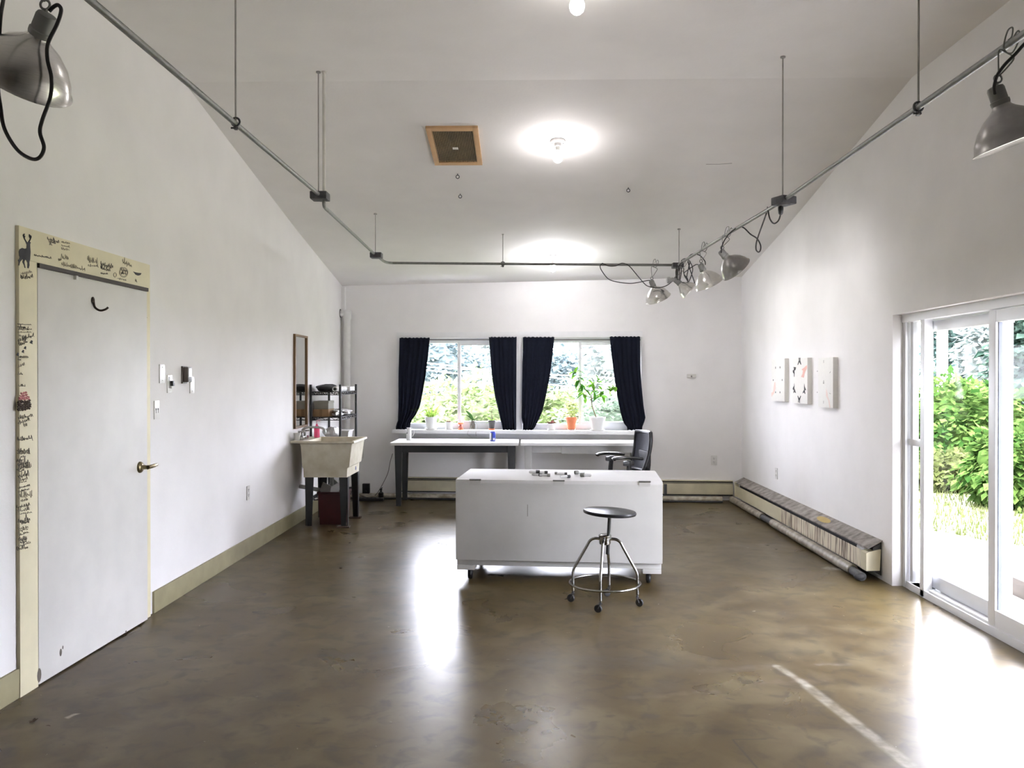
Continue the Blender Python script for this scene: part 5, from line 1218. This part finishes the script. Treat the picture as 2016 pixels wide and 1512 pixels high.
# ------------------------------------------------------------------ outdoors
GZ = -.14
GRASSG = mat('lawn_ground', srgb(96, 100, 66), 0.9, var=0.2, scale=3)
struct(MB().b2((-40, 10.9, GZ - .1), (60, 70, GZ)).b2((XO + .02, -20, GZ - .1), (60, 10.9, GZ)), 'ground', GRASSG)
CONC = mat('pale_patio_concrete', srgb(176, 172, 166), 0.85, var=0.06, scale=2)
pm = MB(); pm.prism([(XO + .02, -6), (8.5, -6), (7.2, 2), (5.2, 6.2), (4.2, 8.6), (XO + .02, 9.2)], Matrix.Translation((0, 0, GZ - .05)), .10)
struct(pm, 'patio', CONC, smooth=False)
cb2 = thing('timber_beam', 'dark weathered timber lying on the patio outside the glass door', 'timber', (4.05, 5.25, GZ + .05))
p0, p1 = on_z(1985, 1160, GZ + .05), on_z(2040, 1185, GZ + .05); d_ = (p1 - p0).normalized()
ang = math.atan2(d_.y, d_.x); L_ = 1.6; c = p0 + d_ * (L_ / 2); cb2.location = c; cb2.rotation_euler = (0, 0, ang)
MB().box((0, 0, .065), (L_, .12, .13), None, .01).build('beam', mat('weathered_timber', srgb(62, 56, 50), 0.85, var=0.15, scale=6, stretch=(.3, 3, 3)), cb2)
q = MB()
for x in (-.6, .6): q.cyl((x, 0, .13), (x, 0, .134), .014, seg=10)
q.build('spikes', IRON, cb2)

def foliage(center, rad, n, leaf, seed, shell=.55, m=None, flat=1.0):
    rng = random.Random(seed); q = MB()
    for _ in range(n):
        while True:
            v = V((rng.uniform(-1, 1), rng.uniform(-1, 1), rng.uniform(-1, 1)))
            if shell < v.length <= 1: break
        lump = 1 + .22 * math.sin(v.x * 5 + seed) * math.sin(v.z * 6 + seed * 2) + .15 * math.sin(v.y * 8)
        p = V(center) + V((v.x * rad[0], v.y * rad[1], v.z * rad[2])) * lump
        d = (v + V((rng.uniform(-.8, .8), rng.uniform(-.8, .8), rng.uniform(-.9, .3)))).normalized()
        s = leaf * rng.uniform(.6, 1.3)
        side = d.cross(V((0, 0, 1))); side = side.normalized() if side.length > .01 else V((1, 0, 0)); nn = side.cross(d)
        side = (side + nn * rng.uniform(-.7, .7)).normalized() * (s * .34)
        q.add([p, p + d * (s * .45) - side - nn * (.05 * s), p + d * s - nn * (.22 * s), p + d * (s * .45) + side - nn * (.05 * s)], [[0, 1, 2, 3]])
    return q
def bush(label, x, y, rad, n, leaf, m, seed, cat='bush', trunk=None, zc=None):
    t = thing('tree' if trunk else 'bush', label, 'tree' if trunk else 'bush', (x, y, GZ))
    zc = zc if zc is not None else rad[2] * .8
    o = foliage((0, 0, zc), rad, n, leaf, seed).build('foliage', m, t, smooth=False)
    # a rounded inner mass of the same leaves keeps the crown from showing through
    q = MB(); q.blob((0, 0, zc), 1, rad[0] * .72, rad[1] * .72, rad[2] * .72, .25, seed, 20, 14); inner = q.build('inner_foliage', m, t)
    q = MB(); rng = random.Random(seed + 1)
    if trunk: q.tube(smooth_path([V((0, 0, -.05)), V((.1, 0, zc * .4)), V((0, 0, zc))], 4), trunk, 8)
    else:
        for k in range(6): a = k * 1.05; q.tube([V((0, 0, -.02)), V((math.cos(a) * rad[0] * .5, math.sin(a) * rad[1] * .5, zc))], .02, 5)
    q.build('trunk' if trunk else 'stems', mat('bark', srgb(112, 98, 82), 0.9, var=0.2), t)
    return t
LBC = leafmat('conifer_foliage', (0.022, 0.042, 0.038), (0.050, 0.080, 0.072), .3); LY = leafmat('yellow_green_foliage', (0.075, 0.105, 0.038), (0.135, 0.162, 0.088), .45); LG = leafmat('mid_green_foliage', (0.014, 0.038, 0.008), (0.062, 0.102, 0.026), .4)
LB_ = leafmat('hazed_blue_green_foliage', (0.098, 0.130, 0.138), (0.135, 0.168, 0.178), .35); LD = leafmat('deep_green_foliage', (0.0098, 0.0213, 0.0156), (0.0344, 0.0541, 0.0410), .3); LP = leafmat('hazed_pale_green_foliage', (0.150, 0.180, 0.170), (0.200, 0.220, 0.215), .45)  # bright haze put into the paled leaf colours LB_, LP and LGP
LGP = leafmat('hazed_mid_foliage', (0.0492, 0.0705, 0.0508), (0.0984, 0.1230, 0.0886), .45); LW = leafmat('lawn_blade', (0.0410, 0.0508, 0.0164), (0.0697, 0.0804, 0.0328), .4)
def at(px, Y): return (px - 1040) / F * Y
# behind the left window
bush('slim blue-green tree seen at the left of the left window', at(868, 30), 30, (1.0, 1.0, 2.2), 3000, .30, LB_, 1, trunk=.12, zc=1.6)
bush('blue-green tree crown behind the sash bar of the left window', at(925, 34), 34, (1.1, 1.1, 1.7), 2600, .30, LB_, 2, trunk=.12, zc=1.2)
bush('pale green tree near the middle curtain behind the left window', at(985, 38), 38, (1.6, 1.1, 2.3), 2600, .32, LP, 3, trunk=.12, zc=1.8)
bush('yellow-green shrub low at the left behind the left window', at(830, 12.6), 12.6, (.8, .7, .66), 3000, .13, LY, 4)
bush('tall yellow-green shrub in the middle of the left window', at(905, 15.2), 15.2, (.95, .8, .90), 3600, .14, LY, 5)
bush('yellow-green shrub behind the inner curtain of the left window', at(975, 18), 18, (1.1, .9, .95), 3000, .13, LY, 6)
# behind the right window
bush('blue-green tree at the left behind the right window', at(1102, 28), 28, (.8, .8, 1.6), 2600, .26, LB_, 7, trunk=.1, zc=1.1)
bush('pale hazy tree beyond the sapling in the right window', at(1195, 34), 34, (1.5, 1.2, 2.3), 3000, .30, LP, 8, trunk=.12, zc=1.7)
bush('yellow-green shrub behind the terracotta pot', at(1105, 16.6), 16.6, (.75, .7, .85), 2600, .13, LY, 9)
bush('dense green bush behind the white pot of the sapling', at(1190, 13.3), 13.3, (.85, .8, .74), 4200, .11, LGP, 10)
bush('dense green bush at the right edge of the right window', at(1260, 19.2), 19.2, (.9, .8, .80), 3200, .12, LGP, 11)
# outside the sliding door
def sx(px, Y): return (px - 1040) / F * Y
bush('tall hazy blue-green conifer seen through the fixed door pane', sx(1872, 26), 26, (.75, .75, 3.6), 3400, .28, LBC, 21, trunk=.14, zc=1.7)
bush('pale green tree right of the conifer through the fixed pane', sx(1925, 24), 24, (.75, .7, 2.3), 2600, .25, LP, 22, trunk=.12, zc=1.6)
bush('big bright green bush outside the fixed door pane', sx(1900, 14.2), 14.2, (1.0, .85, .90), 5200, .15, LG, 23)
bush('leafy bush beside the conifer at the left of the door view', sx(1835, 17), 17, (.8, .8, .80), 3200, .15, LG, 24)
bush('low yellow-green bush in front of the big bright bush', sx(1890, 12.2), 12.2, (.85, .4, .30), 2600, .10, LW, 25)
bush('tall dark green tree seen through the sliding panel', sx(2055, 17), 17, (.95, 1.0, 2.15), 7000, .22, LD, 26, trunk=.14, zc=1.9)
bush('dark green tree beyond the right edge of the door', sx(2250, 21), 21, (1.7, 1.4, 2.4), 6000, .22, LD, 27, trunk=.14, zc=1.9)
bush('bright green bush under the dark tree by the sliding panel', sx(1998, 10.6), 10.6, (.62, .6, .58), 3600, .12, LG, 28)
bush('bright bush at the right outside the sliding panel', sx(2250, 12), 12, (.9, .8, .62), 3000, .12, LG, 29)
bush('unseen tall dark tree added facing the glass door to block daylight', 14.5, 4.8, (2.2, 2.0, 3.2), 4500, .34, LD, 31, trunk=.2, zc=2.6)  # three unseen trees added to block low daylight into the sliding door
bush('unseen tall dark tree added right of the glass door to block daylight', 14.0, -1.8, (2.2, 2.2, 3.2), 4500, .34, LD, 32, trunk=.2, zc=2.6)
bush('unseen dark tree added at the far right to block daylight', 13.5, -8.4, (2.2, 2.2, 3.2), 3600, .34, LD, 33, trunk=.2, zc=2.6)
# grass strip, utility pole and wires
q = MB(); rg = random.Random(9)
for _ in range(6000):
    y = rg.uniform(7.4, 14); x = y * rg.uniform(.44, .74); s = rg.uniform(.05, .12)
    a = rg.uniform(0, 6.28); d = V((math.cos(a) * .4, math.sin(a) * .4, 1)).normalized(); w = V((-math.sin(a), math.cos(a), 0)) * .008
    if x > XO + .3 and (x - 4.2) * .9 + (y - 8.6) > 0: q.add([V((x, y, GZ)) - w, V((x, y, GZ)) + w, V((x, y, GZ)) + d * s], [[0, 1, 2]])
t = q.build('lawn_grass', LW, smooth=False); tag(t, 'strip of pale green grass beyond the patio', 'grass', kind='stuff')
t = thing('utility_pole', 'pale wooden utility pole seen at the left of the door view', 'pole', (sx(1847, 20), 20, GZ))
MB().cyl((0, 0, 0), (0, 0, 7.5), .13, .10, 14).build('pole', mat('pale_pole_wood', srgb(196, 176, 160), 0.85), t); MB().box((0, 0, 6.6), (1.8, .1, .12)).build('crossarm', mat('pale_pole_wood', srgb(196, 176, 160), 0.85), t)
WIRE = mat('pale_wire', (0.75, 0.75, 0.76), 0.5)
def wire(label, a, b, sag, r_=.012):
    a, b = V(a), V(b); pts = [a.lerp(b, k / 14) - V((0, 0, sag * 4 * (k / 14) * (1 - k / 14))) for k in range(15)]
    t = MB().tube(pts, r_, 5).build('overhead_wire', WIRE); tag(t, label, 'wire', 'overhead wires outside')
yw = 18
for l_, r__, lb in (((845, 711), (1010, 730), 'highest wire crossing the left window view'), ((845, 725), (1010, 744), 'lower wire crossing the left window view'), ((1085, 733), (1235, 742), 'highest wire crossing the right window view'), ((1085, 772), (1235, 768), 'lowest wire crossing the right window view')):
    a, b = on_y(*l_, yw), on_y(*r__, yw); d = b - a; wire(lb, a + d * ((-7 - a.x) / d.x), a + d * ((7 - a.x) / d.x), .05)
wire('thin slanting wire across the fixed door pane', on_y(1843, 730, 19.8), on_y(1960, 775, 16), .03, .010)
wire('guy wire running down beside the utility pole', on_y(1850, 720, 19.9), on_y(1850, 720, 19.9).lerp(on_y(1890, 850, 18.5), 1.3), .0, .010)
for x, lb in ((-7, 'far pole carrying the wires at the left end'), (7, 'far pole carrying the wires at the right end')):
    t = thing('utility_pole', lb, 'pole', (x, 18.12, GZ)); MB().cyl((0, 0, 0), (0, 0, 6.5), .11, .09, 12).build('pole', mat('pale_pole_wood', srgb(196, 176, 160), 0.85), t); MB().box((0, 0, 6.0), (.1, 1.2, .1)).build('crossarm', mat('pale_pole_wood', srgb(196, 176, 160), 0.85), t)
